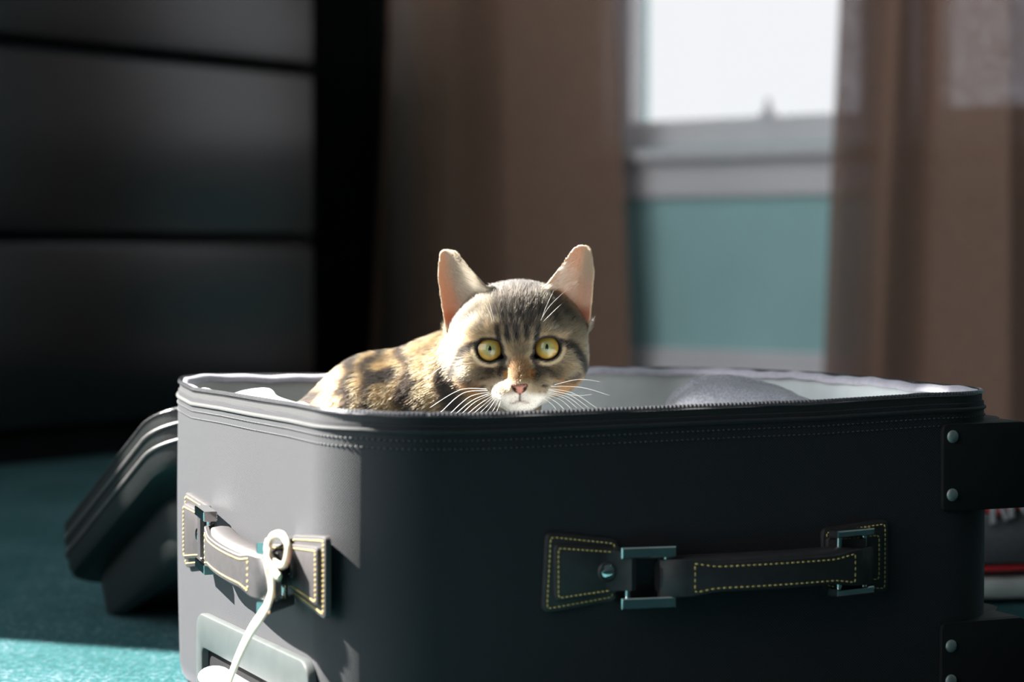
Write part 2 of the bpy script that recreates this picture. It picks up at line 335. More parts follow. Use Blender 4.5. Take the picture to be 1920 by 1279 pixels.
for z0, z1 in ((.052, .346), (.346, .637), (.637, .788)):
    poly = [(.003, z0+.004), (DW-.003, z0+.004), (DW-.003, z1-.020), (.003, z1-.020)]
    m = MB(); m.prism(lambda x, z, n: DR(x, z, n), poly, -.018, .0, .0025)
    d = m.build('drawer', LACQUER, dr)
    m = MB(); P = lambda q, x: [DR(x, z, n) for z, n in q]       # bevelled finger pull along the top edge
    q = [(z1-.020, -.0175), (z1-.020, -.003), (z1-.006, -.014), (z1-.006, -.0175)]
    m.rings([np.array(P(q, .003)), np.array(P(q, DW-.003))]); m.build('finger_pull', LACQUER, d)
    m = MB(); bx(m, .03, DW-.03, z0+.02, z1-.03, -.33, -.0185, .001); m.build('drawer_box', MATTBLACK, d)

# ------------------------------------------------------------------ curtains
def curtain(name, top, bot, folds, label, w0=.105, extra=None):
    nv, nz = 320, 40; t = np.linspace(0, 1, nv); zz = np.linspace(.012, 2.05, nz); Vv = []; amp, ph = folds
    for iz, z in enumerate(zz):
        f = (1-z/2.05)
        a0, a1 = [np.interp(z, [0, .75, 2.05], [b, tt+(b-tt)*.12, tt]) for b, tt in zip(bot, top)]
        for x in t:
            u = x+.012*math.sin(7*x+3*z)
            wv = np.interp(x, *amp)*(.65+.35*f)*math.sin(np.interp(u, *ph)*2*pi+.3*math.sin(2*z))
            sh = np.interp(x, *amp)*.55*math.cos(np.interp(u, *ph)*2*pi)
            v = a0+(a1-a0)*x+sh*.3
            Vv.append(RM(v, max(w0+wv, .062 if v > .47 else .030), z))
    V = np.array(Vv); F = [(i*nv+j, i*nv+j+1, (i+1)*nv+j+1, (i+1)*nv+j) for i in range(nz-1) for j in range(nv-1)]
    o = empty(name, RM((bot[0]+bot[1])/2, w0, .012), label, 'curtain')
    c = add('drape', V, F, CURTAIN, o, sharp=None, recalc=False)
    for k in range(8):
        x = top[0]+.02+(top[1]-top[0]-.04)*k/7; m = MB(); a = np.linspace(0, 2*pi, 25)[:-1]
        m.tube([RM(x, .10+.0185*math.cos(q), 2.05+.0185*math.sin(q)) for q in a], .0025, 6, ref=uB, closed=True); m.build('curtain_ring', MATTBLACK, o)
    return o
curtain('curtain', (.135, .690), (.065, .735), (([0, .12, .3, .46, .6, .8, 1], [.012, .030, .034, .070, .034, .028, .008]), ([0, .12, .33, .46, .58, .85, 1], [.06, .21, .30, .75, 1.19, 1.32, 1.6])), 'brown curtain gathered left of the window behind the cat')
curtain('curtain', (1.185, 1.74), (1.145, 1.78), (([0, .05, .15, .22, .30, .36, .56, .62, .72, 1], [.016, .034, .042, .036, .042, .018, .018, .042, .036, .03]), ([0, .05, .15, .22, .30, .36, .56, .62, .72, 1], [.1, .25, .75, 1.25, 1.75, 2.20, 2.30, 2.75, 3.25, 4.5])), 'brown curtain at the picture edge with window light showing through its weave')

# ------------------------------------------------------------------ suitcase
X0, Y0, TH, L, W, R = -.0985, 1.3314, .4035, .4706, .4166, .0553
e1 = np.array([math.cos(TH), math.sin(TH), 0]); e2 = np.array([-math.sin(TH), math.cos(TH), 0]); O = np.array([X0, Y0, 0.]); HZ = .2234
def SC(a, b, z): return O+e1*a+e2*b+Z*z
def perimeter(step=.004, r=R, d=0.):
    pts = []; nr = []
    def line(p, q, n):
        k = max(1, int(np.linalg.norm(np.subtract(q, p))/step))
        for i in range(k): pts.append(np.add(p, np.subtract(q, p)*i/k)); nr.append(n)
    def arc(c, a0):
        k = max(6, int(r*pi/2/step))
        for i in range(k):
            a = math.radians(a0+90*i/k); n = np.array((math.cos(a), math.sin(a))); pts.append(np.array(c)+r*n); nr.append(n)
    line((r, 0), (L-r, 0), (0, -1)); arc((L-r, r), -90); line((L, r), (L, W-r), (1, 0)); arc((L-r, W-r), 0)
    line((L-r, W), (r, W), (0, 1)); arc((r, W-r), 90); line((0, W-r), (0, r), (-1, 0)); arc((r, r), 180)
    p, n = np.array(pts), np.array(nr, float); s = np.r_[0, np.cumsum(np.linalg.norm(np.diff(p, axis=0), axis=1))]
    return p, n, s
PP, PN, PS = perimeter(); PER = PS[-1]+.004
AL = R*pi/2; sR1 = L-2*R; sE = sR1+AL; sE1 = sE+W-2*R; sF = sE1+AL; sF1 = sF+L-2*R; sL = sF1+AL; sL1 = sL+W-2*R
knots = sorted([(.08-R, -.0021), (.12-R, -.0021), (.185-R, -.0015), (.25-R, -.0008), (.32-R, -.0004), (.405-R, .0020), (sE-.03, .0018), (sE+.03, .0018), (sE+.10, .0022), (sE+.2, .0019),
    (sE1+.03, -.0012), (sF-.02, -.0008), (sF+.05, .0006), (sF+.2, 0), (sF+.28, 0), (sF1-.06, .0006), (sF1+.01, .0018), (sF1+.06, .002), (sL-.015, .0008), (sL+.03, -.0030), (sL+.105, -.0016), (sL+.18, -.0009),
    (sL+.26, .0004), (sL1, .0005), (sL1+.045, .0003), (sL1+.065, -.0007)])
KS = np.array([k[0] for k in knots]); KZ = np.array([k[1] for k in knots])
def rimz(s): return HZ+np.interp(np.mod(s, PER), np.r_[KS-PER, KS, KS+PER], np.r_[KZ, KZ, KZ])
RZ = rimz(PS)
def per3(off, z):  # ring of 3d points at a normal offset
    q = PP+PN*np.broadcast_to(off, len(PP))[:, None]; return O+np.outer(q[:, 0], e1)+np.outer(q[:, 1], e2)+np.outer(np.broadcast_to(z, len(q)), Z)
case = empty('suitcase', Vector(SC(L/2, W/2, 0)), 'open black woven fabric suitcase lying flat on the carpet with cat inside', 'suitcase')
# outer body with uv (perimeter, height) for the weave
lv = [(.001, -.012), (.004, -.005), (.010, -.0015), (.018, 0)]
rows = [per3(o, z) for z, o in lv]; uvr = [np.c_[PS, np.full(len(PS), z)] for z, _ in lv]
for f in np.linspace(.06, 1, 14):
    z = .018+(RZ-.0065-.018)*f; o = .0012*math.sin(f*pi); rows.append(per3(o, z)); uvr.append(np.c_[PS, z])
rows.append(per3(-.003, RZ-.0060)); uvr.append(np.c_[PS, RZ-.006])
rows.append(per3(-.003, RZ-.030)); uvr.append(np.c_[PS, RZ-.03])
n = len(PP); V = []; UV = []; F = []
for r_, u_ in zip(rows, uvr):
    V.append(np.vstack([r_, r_[:1]])); UV.append(np.vstack([u_, [[PER, u_[0, 1]]]]))
for i in range(len(rows)-1):
    for j in range(n): F.append((i*(n+1)+j, i*(n+1)+j+1, (i+1)*(n+1)+j+1, (i+1)*(n+1)+j))
F.append(tuple(range(n))[::-1])
add('outer_shell', np.vstack(V), F, FABRIC, case, uv=np.vstack(UV), recalc=False)
# lining: walls and floor with soft wrinkles
rows = []; PH = RNG.uniform(0, 6, 8)
for f in np.linspace(0, 1, 26):
    z = (RZ-.0035)*(1-f)+.016*f
    wr = -.0055-.0035*math.sin(pi*min(1, f*1.4))*(.5+.5*np.sin(PS*38+PH[0]+2.5*f))*(.4+.6*np.sin(PS*11+PH[1]+f*3)**2)-.0012*np.sin(PS*120+9*f)*math.sin(pi*f)
    rows.append(per3(wr-.003*(f**6), z))
mb = MB(); mb.rings(rows, cap0=False, cap1=True); add('lining', np.vstack(mb.V), mb.F, LINING, case, sharp=None)
mb = MB(); wv = .0004*np.sin(PS*170)+.0006*np.sin(PS*57+1)
mb.rings([per3(o-.0008+wv*0, RZ+z+wv) for o, z in ((-.0030, -.006), (-.0024, -.0010), (-.0032, .0006), (-.0046, .0004), (-.0082, -.0026), (-.0086, -.0046), (-.0062, -.0056))], cap0=False, cap1=False)
mb.build('lining_binding', LILAC, case)
mb = MB(); mb.rings([per3(o, RZ+z) for o, z in ((-.0012, -.0062), (-.0012, -.0020), (-.0030, -.0016), (-.0030, -.0062))], cap0=False, cap1=False)
mb.build('zipper_tape', BLACK_CLOTH, case)
mb = MB()
for dz, rr_ in ((-.0105, .0013),): 
    mb.tube(per3(.0004, RZ+dz), rr_, 8, closed=True)
mb.build('rim_piping', BLACK_CLOTH, case)
mb = MB(); k = 0
for s in np.arange(0, PER, .0028):
    p = np.array([np.interp(s, PS, PP[:, i]) for i in (0, 1)]); q = np.array([np.interp(s, PS, PN[:, i]) for i in (0, 1)]); q /= np.linalg.norm(q)
    N = e1*q[0]+e2*q[1]; t = np.cross(Z, N); c = SC(p[0], p[1], rimz(s)+.0002)-N*.0013
    a = np.linspace(0, pi, 5); prof = [(math.cos(x)*.0018, math.sin(x)*.0022-.001) for x in a]
    mb.rings([np.array([c+t*d+N*x+Z*z for x, z in prof]) for d in (-.0009, .0009)])
tag(mb.build('zipper_teeth', COIL, case, sharp=50), kind='stuff')
mb = MB(); fr_n = lambda f: (lambda q: e1*q[0]+e2*q[1])(np.array([np.interp(f*PS[-1], PS, PN[:, i]) for i in (0, 1)]))
for dz in (-.0155, -.0205): mb.dashes(per3(.0004, RZ+dz), .0024, .0012, .0008, .0006, fr_n)
tag(mb.build('seam_stitching', BTHREAD, case, sharp=None), kind='stuff')
# loose fold of lining standing up inside the sunny side wall
ridge = [(.375, .2110), (.35, .2145), (.315, .2180), (.285, .2215), (.265, .2245), (.252, .2240), (.225, .2222), (.19, .2200), (.165, .2175), (.13, .2130), (.09, .206)]
mb = MB(); R_ = []
for i, (b, z) in enumerate(ridge):
    a = .030+.006*math.sin(i*1.7)
    R_.append(np.array([SC(a-.016, b, z-.10), SC(a-.011, b, z-.05), SC(a-.006, b, z-.012), SC(a-.002, b, z-.002), SC(a, b, z), SC(a+.003, b, z-.002), SC(a+.010, b, z-.014), SC(a+.018, b, z-.06), SC(a+.022, b, z-.10)]))
mb.rings(R_, closed=False, cap0=False, cap1=False); o = mb.build('lining_flap', LINING, case, sharp=None)
md = o.modifiers.new('thickness', 'SOLIDIFY'); md.thickness = .001; md = o.modifiers.new('soft', 'SUBSURF'); md.levels = md.render_levels = 2

# handles -----------------------------------------------------------------
FR = lambda a, z, n: O+e1*a+Z*z-e2*n            # long side facing the camera
FL = lambda b, z, n: O+e2*b+Z*z-e1*n            # sunny short side
def handle(name, fr, xa, pats, link, grip, label):
    nrm = fr(0, 0, 1)-fr(0, 0, 0); xd = fr(1, 0, 0)-fr(0, 0, 0)
    x0, x1, zb, zt, bulge = grip; nseg = 26; t = np.linspace(0, 1, nseg); xs = x0+(x1-x0)*t; zc = (zb+zt)/2; hh = (zt-zb)/2
    bf = lambda q: bulge[0]*(1-q)+bulge[2]*q+bulge[1]*np.sin(pi*np.clip(q, 0, 1))**.75
    nn = bf(t)
    # padded grip body
    mb = MB(); Rg = []
    for i in range(nseg):
        e = min(1, math.sin(pi*t[i])*2.2+.12); th = .0035+.0065*e; h = hh*(.80+.18*e)
        ring = []
        for a in np.arange(16)*2*pi/16:
            ca, sa = math.cos(a), math.sin(a); ring.append(fr(xs[i], zc+.0018*e+h*math.copysign(abs(sa)**.6, sa), nn[i]-th*.75+th*math.copysign(abs(ca)**.7, ca)))
        Rg.append(np.array(ring))
    mb.rings(Rg); g = mb.build(name, LEATHER, case, label=label)
    # flat front strap sewn on the pad, its ends turned round the link pins
    mb = MB(); Rs = []; ex = np.linspace(0, 1, nseg+8); xg = x0+(x1-x0)*ex
    ng = bf(ex)
    endw = np.minimum(1, np.minimum(ex, 1-ex)*16)
    for i in range(len(ex)):
        h = hh*(1.02-.22*sstep(.10, .24, ex[i])*sstep(.10, .24, 1-ex[i])) ; n1 = ng[i]+.0040*endw[i]; n0 = n1-.0030
        Rs.append(np.array([fr(xg[i], zc-h, n0), fr(xg[i], zc-h, n1-.0006), fr(xg[i], zc-h+.0006, n1), fr(xg[i], zc, n1+.0004), fr(xg[i], zc+h-.0006, n1), fr(xg[i], zc+h, n1-.0006), fr(xg[i], zc+h, n0)]))
    mb.rings(Rs); mb.build('strap_front', LEATHER, g)
    # stitched box on the strap
    f0, f1 = .13, .88; tt = np.r_[np.linspace(f0, f1, 40)]; hs = lambda q: hh*(.80-.22*sstep(.10, .24, q)*sstep(.10, .24, 1-q))
    nf = lambda q: float(bf(q))+.0040
    path = [fr(x0+(x1-x0)*q, zc+hs(q), nf(q)) for q in tt]+[fr(x0+(x1-x0)*f1, z, nf(f1)) for z in np.linspace(zc+hs(f1), zc-hs(f1), 6)[1:-1]]+[fr(x0+(x1-x0)*q, zc-hs(q), nf(q)) for q in tt[::-1]]+[fr(x0+(x1-x0)*f0, z, nf(f0)) for z in np.linspace(zc-hs(f0), zc+hs(f0), 6)[1:-1]]
    st = MB(); st.dashes(path, .0024, .0014, .0010, .0007, nrm)
    for poly, lk in zip(pats, link):
        P = roundpoly(poly, .005); mb = MB(); mb.prism(fr, P, .0004, .0042, .0012); mb.build('handle_patch', LEATHER, g)
        sgn = 1 if poly[0][0] < poly[1][0] and abs(lk[0]-max(p[0] for p in poly)) < abs(lk[0]-min(p[0] for p in poly)) else -1
        xo = min(p[0] for p in poly) if sgn > 0 else max(p[0] for p in poly); xi = max(p[0] for p in poly) if sgn > 0 else min(p[0] for p in poly)
        zlo_o = min(p[1] for p in poly); zhi_o = max(p[1] for p in poly)
        zo = sorted([p[1] for p in poly if abs(p[0]-xo) < .01]); zi = sorted([p[1] for p in poly if abs(p[0]-xi) < .01])
        d = .0068; pad = [(xo+sgn*d, zo[0]+d*1.05), (xi-sgn*.002, zi[0]+d*.75), (xi-sgn*.002, zi[1]-d*.75), (xo+sgn*d, zo[1]-d*1.05)]
        P2 = roundpoly(pad, .004); mb = MB(); mb.prism(fr, P2, .0042, .0072, .0014); mb.build('patch_pad', LEATHER, g)
        st.dashes([fr(x, z, .0042) for x, z in inset(P, .0028)], .0021, .0009, .0009, .0006, nrm)
        st.dashes([fr(x, z, .0072) for x, z in inset(P2, .0024)], .0021, .0009, .0009, .0006, nrm)
        # tongue of leather running from the pad over the inner link pin
        pa, pb = lk[0], lk[1]; zt0, zb0 = zi[1]-d*1.0, zi[0]+d*1.0
        mb = MB(); tong = [(xi-sgn*.010, .0072), (xi-sgn*.002, .0085), (pa+sgn*.001, .0125), (pa+sgn*.0045, .0115), (pa+sgn*.0052, .0085), (pa+sgn*.003, .0050)]
        mb.rings([np.array([fr(x, zb0, n), fr(x, zt0, n), fr(x-sgn*.0004, zt0, n-.002), fr(x-sgn*.0004, zb0, n-.002)]) for x, n in tong]); mb.build('strap_tongue', LEATHER, g)
        # chrome link: two flat cheeks and two pins
        mb = MB(); lz = (lk[2], lk[3]); na = .0085; nb = lk[4]
        ld = fr(pb, 0, nb)-fr(pa, 0, na); ll = np.linalg.norm(ld); ld = ld/ll; ln = np.cross(ld, Z); ln = ln*(1 if ln@nrm > 0 else -1)
        for z in lz:
            mb.box(fr((pa+pb)/2, z, (na+nb)/2), (ld, Z, ln), (ll/2+.005, lk[5] if len(lk) > 5 else .0034, .0048), .0007)
        mb.tube([fr(pa, lz[0], na), fr(pa, lz[1], na)], .0019, 10); mb.tube([fr(pb, lz[0], nb), fr(pb, lz[1], nb)], .0019, 10)
        mb.build('chrome_link', CHROME, g, label='polished chrome link joining grip and patch')
        mb = MB(); mb.lathe(fr(xi-sgn*.0095, (zi[0]+zi[1])/2, .0072), nrm, [(.0064, 0), (.0064, .0006), (.0056, .0013), (.0046, .0011)], 24)
        mb.build('rivet_collar', LEATHER, g)
        mb = MB(); mb.lathe(fr(xi-sgn*.0095, (zi[0]+zi[1])/2, .0084), nrm, [(.0043, 0), (.0043, .0007), (.0038, .0011), (.0004, .0012)], 24)
        mb.build('rivet', CHROME, g)
    tag(st.build('stitching', THREAD, g, sharp=None, label='gold thread stitching'), kind='stuff')
    return g
handle('side_handle', FR, 'a', [[(.1253, .0998), (.1746, .1050), (.1764, .1426), (.1281, .1495)], [(.3690, .0985), (.3210, .1030), (.3200, .1424), (.3691, .1463)]],
       [(.1800, .2045, .1040, .1350, .0125), (.3480, .3270, .1028, .1398, .0125, .0022)], (.2000, .3520, .1072, .1300, (.0125, .0095, .0125)), 'dark leather side handle with gold stitching and chrome links')
handle('top_handle', FL, 'b', [[(.0210, .1006), (.0850, .1066), (.0845, .1441), (.0200, .1506)], [(.3380, .0916), (.2770, .1010), (.2760, .1425), (.3370, .1465)]],
       [(.0860, .0660, .1035, .1395, .026), (.2735, .2420, .1035, .1395, .0125)], (.0590, .2400, .1085, .1340, (.0265, .0085, .0125)), 'dark leather carry handle lit by the sun beside the corner')
# trolley handle housing on the sunny side ----------------------------------
hs = MB(); po = roundpoly([(.0450, .004), (.3000, .004), (.3000, .0660), (.0450, .0710)], [.006, .006, .016, .018], 6); pi_ = roundpoly([(.0750, .011), (.2860, .011), (.2860, .0430), (.0750, .0460)], [.004, .004, .008, .010], 6)
Pm = lambda q, nn: np.array([FL(x, z, nn) for x, z in q])
hs.rings([Pm(po, .0012), Pm(po, .0050), Pm(inset(po, .0008), .0064), Pm(inset(po, .0024), .0068), Pm(inset(pi_, -.0012), .0068), Pm(pi_, .0060), Pm(inset(pi_, .0005), .0014)], cap0=False, cap1=False)
tp = hs.build('trolley_housing', PLASTIC, case, label='grey plastic housing of the pull-out handle')
mb = MB(); mb.prism(FL, inset(pi_, -.0005), .0013, .0016, .0001); mb.build('recess_floor', MATTBLACK, tp)  # black floor stands in for the shade of a deeper recess
mb = MB(); xs = np.r_[np.linspace(.081, .094, 8), np.linspace(.106, .23, 12), np.linspace(.240, .252, 8)]; rr_ = .0118*np.sqrt(np.clip(1-np.clip((np.abs(xs-.1665)-.0735)/.0122, 0, 1)**2, .02, 1))
mb.tube([FL(x, .0300, .0095) for x in xs], rr_*1.0, 20, ref=Z, r2=rr_*.62); gb = mb.build('pull_bar', SILVER, tp, label='pale silver pull bar')
mb = MB(); mb.lathe(FL(.190, .0300, .0160), -e1, [(.0090, 0), (.0090, .0012), (.0078, .0020), (.0062, .0014), (.005, .0012), (.0004, .0012)], 28); mb.build('release_button', SILVER, gb)
# corner guards at the wheel end --------------------------------------------
def guard(z0, z1, label, rivets):
    P = roundpoly([(.4105, z0), (.4760, z0), (.4760, z1), (.4105, z1)], [.004, .002, .004, .005])
    mb = MB(); mb.prism(FR, P, .0002, .0036, .0010)
    g = mb.build('corner_guard', DARKPLASTIC, case, label=label)
    mb = MB(); q = roundpoly([(L-.050, .0006), (L+.0055, .0006), (L+.0055, .030), (L+.018, .045), (L+.018, .085), (L-.004, .095)], [.001, .003, .006, .008, .010, .004])
    tf = lambda x, y, n: O+e1*x+e2*y+Z*n
    mb.prism(tf, q, z0+.001, z1, .002); mb.build('guard_foot', DARKPLASTIC, g)
    for z in rivets:
        mb = MB(); mb.lathe(FR(.4175, z, .0036), -e2, [(.0042, 0), (.0042, .0007), (.0035, .0014), (.0018, .0018), (.0003, .0019)], 24); mb.build('rivet', STEEL, g)
guard(.1490, .2062, 'upper black plastic corner guard with two steel rivets', (.1979, .1598))
guard(.0180, .0760, 'lower black plastic corner guard with two steel rivets', (.0607, .0378))
# lid folded back behind the case -------------------------------------------
LT = math.radians(21); td = e2*math.cos(LT)-Z*math.sin(LT); nd = e2*math.sin(LT)+Z*math.cos(LT); LP = SC(0, W+.0075, .203); TL = .405
def LD(a, t, n): return LP+e1*a+td*t+nd*n
lo_ = roundpoly([(0, 0), (L, 0), (L, TL), (0, TL)], .058, 14)
Pl = lambda q, n: np.array([LD(x, y, n) for x, y in q])
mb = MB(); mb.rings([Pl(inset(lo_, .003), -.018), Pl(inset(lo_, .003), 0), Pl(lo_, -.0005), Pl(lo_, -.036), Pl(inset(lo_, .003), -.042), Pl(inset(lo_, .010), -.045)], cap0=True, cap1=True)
lid = mb.build('lid', LID_SHADE_CLOTH, case, label='open lid hanging down behind the case')
mb = MB(); mb.rings([Pl(inset(lo_, .0035), -.004), Pl(inset(lo_, .008), -.014), Pl(inset(lo_, .012), -.0165), Pl(inset(lo_, .02), -.017)], cap0=False); mb.build('lid_lining', LINING, lid)
mb = MB()
for n_ in (-.011, -.024): mb.tube(Pl(inset(lo_, -.0006), n_), .0018, 8, ref=nd, closed=True)
mb.build('lid_piping', LEATHER, lid)
mb = MB(); cl = Pl(lo_, .0006); cs = np.r_[0, np.cumsum(np.linalg.norm(np.diff(np.vstack([cl, cl[:1]]), axis=0), axis=1))]; clq = np.vstack([cl, cl[:1]])
for s in np.arange(0, cs[-1], .0026):
    c = np.array([np.interp(s, cs, clq[:, k]) for k in range(3)]); t = np.array([np.interp(s+.001, cs, clq[:, k]) for k in range(3)])-c; t /= max(np.linalg.norm(t), 1e-9); x = np.cross(t, nd)
    a = np.linspace(0, pi, 5); mb.rings([np.array([c+t*d+x*math.cos(q)*.0017+nd*math.sin(q)*.0017 for q in a]) for d in (-.0008, .0008)])
tag(mb.build('lid_zipper_teeth', COIL, lid, sharp=50), kind='stuff')
lp2 = roundpoly([(.026, .075), (L-.026, .075), (L-.026, TL-.022), (.026, TL-.022)], .045, 10)
def LDp(x, y, n):
    p = LD(x, y, n); p[2] = max(p[2], .002); return p
Pq = lambda q, n: np.array([LDp(x, y, n) for x, y in q])
mb = MB(); mb.rings([Pq(lp2, -.0445), Pq(inset(lp2, -.001), -.055), Pq(inset(lp2, .001), -.085), Pq(inset(lp2, .006), -.096), Pq(inset(lp2, .016), -.101)]); mb.build('lid_pocket', LID_SHADE_CLOTH, lid, label='bulging outer pocket of the lid')

# white luggage tie knotted on the carry handle ------------------------------
tie = empty('luggage_tie', Vector(FL(.04, .03, .04)), 'white plastic tie looped round the sunlit carry handle and hanging down', 'tie')
mb = MB(); lp = smooth_path([FL(.0420, .113, .0300), FL(.0380, .123, .0320), FL(.0365, .1337, .0345), FL(.0331, .1445, .035), FL(.0203, .1523, .036), FL(.0017, .1547, .036), FL(-.0090, .1490, .036), FL(-.0030, .1385, .0365), FL(.0142, .1375, .037), FL(.0250, .1430, .038), FL(.0290, .1490, .036)], 80)
mb.tube(lp, .0022, 10, ref=-e1, r2=.0019); mb.build('loop', TIE, tie)
mb = MB(); mb.tube(smooth_path([FL(.0230, .1430, .0380), FL(.0150, .1390, .0410), FL(.0030, .1345, .0410), FL(-.0040, .1312, .0400)], 16), .0026, 10, ref=-e1, r2=.0016); mb.build('loose_end', TIE, tie)
mb = MB(); mb.tube(smooth_path([FL(.0270, .1380, .0350), FL(.0290, .1300, .0340), FL(.0340, .1200, .0325), FL(.0385, .1100, .0335), FL(.0444, .1020, .0360), FL(.0667, .0890, .036), FL(.1000, .0680, .034), FL(.1343, .0460, .030), FL(.148, .030, .0285), FL(.158, .008, .027)], 60), .0040, 12, ref=-e1, r2=.0013); mb.build('hanging_strap', TIE, tie)

# folded grey garment in the far end of the case ------------------------------
nx, ny = 70, 40; gx = np.linspace(0, 1, nx); gy = np.linspace(0, 1, ny); V = []
pxs = [(.098, .170), (.108, .190), (.1140, .2090), (.1220, .2185), (.1320, .2255), (.1440, .2285), (.1600, .2285), (.1800, .2240), (.2000, .2195), (.2180, .2130), (.2300, .204), (.240, .185)]
for j in gy:
    for i in gx:
        x = .098+i*.125; yb = 1.695-.02*i; y = yb-.055+.11*j
        h = np.interp(x, [p[0] for p in pxs], [p[1] for p in pxs])
        q = (j-.5)*2; prof = (max(0, 1-abs(q)**2.6))**.5
        step = .0035*float(sstep(.42, .46, j-.28*(i-.3)))-.0035
        z = .02+(h-.02)*prof+step*prof+.0010*math.sin(40*x+11*j)*prof
        V.append((x, y, max(z, .019)))
F = [(b*nx+a, b*nx+a+1, (b+1)*nx+a+1, (b+1)*nx+a) for b in range(ny-1) for a in range(nx-1)]
bot = [(v[0], v[1], .018) for v in V]; rim_i = [a for a in range(nx)]+[b*nx+nx-1 for b in range(1, ny)]+[(ny-1)*nx+a for a in range(nx-2, -1, -1)]+[b*nx for b in range(ny-2, 0, -1)]
F.append(tuple(rim_i[::-1]))
add('folded_garment', V, F, KNIT, None, sharp=None, base=True, label='folded grey knit garment heaped in the far end of suitcase', cat='garment')

# ------------------------------------------------------------------ trainer on the carpet beyond the case
sh = empty('trainer', (.49, 2.09, 0), 'dark grey trainer with red trim and thick white sole behind the case', 'shoe')
def shoe_section(t):       # half width, toe(0) to heel(1)
    return np.interp(t, [0, .04, .12, .28, .45, .62, .8, .93, 1], [.004, .020, .036, .047, .043, .036, .036, .031, .006])
SX0, SLEN = .352, .285; spos = lambda t, y, z: np.array([SX0+SLEN*t, 2.10+y+.010*math.sin(t*3.2), z])
ts = np.r_[np.linspace(0, .1, 8), np.linspace(.14, .9, 16), np.linspace(.93, 1, 6)]
def shoe_ring(scale, z0, z1, mid=None, m=20):
    return [np.vstack([spos(t, shoe_section(t)*scale*math.cos(a), 0) + np.array([0, 0, (z0(t)+z1(t))/2+(z1(t)-z0(t))/2*math.copysign(abs(math.sin(a))**.45, math.sin(a))]) for a in np.arange(m)*2*pi/m]) for t in ts]
WHITE_RUBBER = pm('white_rubber_sole', (.82, .80, .77), .55, var=.06, nscale=80, bscale=500)
RED = pm('red_rubber_trim', (.42, .008, .015), .5, var=.1, nscale=100)
GREYMESH = pm('dark_grey_mesh', (.05, .055, .06), .8, var=.3, nscale=400, bscale=900)
LACE = pm('pale_grey_lace', (.22, .23, .24), .7, var=.15, nscale=600)
up = lambda t: .004*(1-t)*4*max(0, .25-t)
mb = MB(); mb.rings(shoe_ring(1.06, lambda t: .001+up(t)*2, lambda t: .026+.006*t)); mb.build('sole', WHITE_RUBBER, sh)
mb = MB(); mb.rings(shoe_ring(1.08, lambda t: .0262+.006*t, lambda t: .0340+.006*t)); mb.build('sole_trim', RED, sh)
top = lambda t: float(np.interp(t, [0, .06, .18, .36, .5, .62, .75, .9, 1], [.040, .056, .066, .082, .098, .090, .082, .092, .080]))
mb = MB(); R_ = []
for t in ts:
    w = shoe_section(t); h0 = .036+.004*t; h1 = top(t); ring = []
    for a in np.arange(24)*2*pi/24:
        ca, sa = math.cos(a), math.sin(a); k = max(0, sa); ring.append(spos(t, w*ca*(1-.45*k*k*min(1, t*2.2)), h0+(h1-h0)*max(-.05, sa)**1 if sa > 0 else h0+.003*sa))
    R_.append(np.array(ring))
mb.rings(R_); mb.build('upper', GREYMESH, sh)
mb = MB(); tt = np.linspace(.60, .985, 20); lft = [spos(t, -shoe_section(t)*.58, top(t)-.001) for t in tt]; rgt = [spos(t, shoe_section(t)*.58, top(t)-.001) for t in tt]
mb.tube(np.array(lft+rgt[::-1]), .0055, 8, closed=True); mb.build('collar', GREYMESH, sh)
mb = MB(); R_ = [np.array([spos(t, y, top(t)+dz+.004) for y, dz in ((-w_, -.004), (-w_*.6, .002), (0, .004), (w_*.6, .002), (w_, -.004))]) for t, w_ in ((.30, .016), (.40, .020), (.50, .024), (.58, .026), (.63, .022))]
mb.rings(R_, closed=False, cap0=False, cap1=False); o = mb.build('tongue', RED, sh); md = o.modifiers.new('thickness', 'SOLIDIFY'); md.thickness = .004
for k, t in enumerate(np.linspace(.30, .54, 5)):
    for sg in (-1, 1):
        mb = MB(); w_ = shoe_section(t)*.62; mb.tube(smooth_path([spos(t, -sg*w_, top(t)-.006), spos(t+.01, -sg*w_*.5, top(t)+.009), spos(t+.03, sg*w_*.4, top(t+.03)+.010), spos(t+.045, sg*w_, top(t+.04)-.006)], 16), .0028, 6, r2=.0016, ref=Z); mb.build('lace', LACE, sh)
for sg in (-1, 1):
    mb = MB(); R_ = []
    for t in np.linspace(.42, .72, 10):
        f = (t-.42)/.3; zc = .044+.030*f; w_ = .012*math.sin(pi*min(.98, f+.05)); R_.append(np.array([spos(t, sg*(shoe_section(t)*(.985-.22*((z_-.036)/.05)**2)+.001), z_) for z_ in (zc-w_/2, zc, zc+w_/2)]))
    mb.rings(R_, closed=False, cap0=False, cap1=False); o = mb.build('side_flash', RED, sh); md = o.modifiers.new('thickness', 'SOLIDIFY'); md.thickness = .002

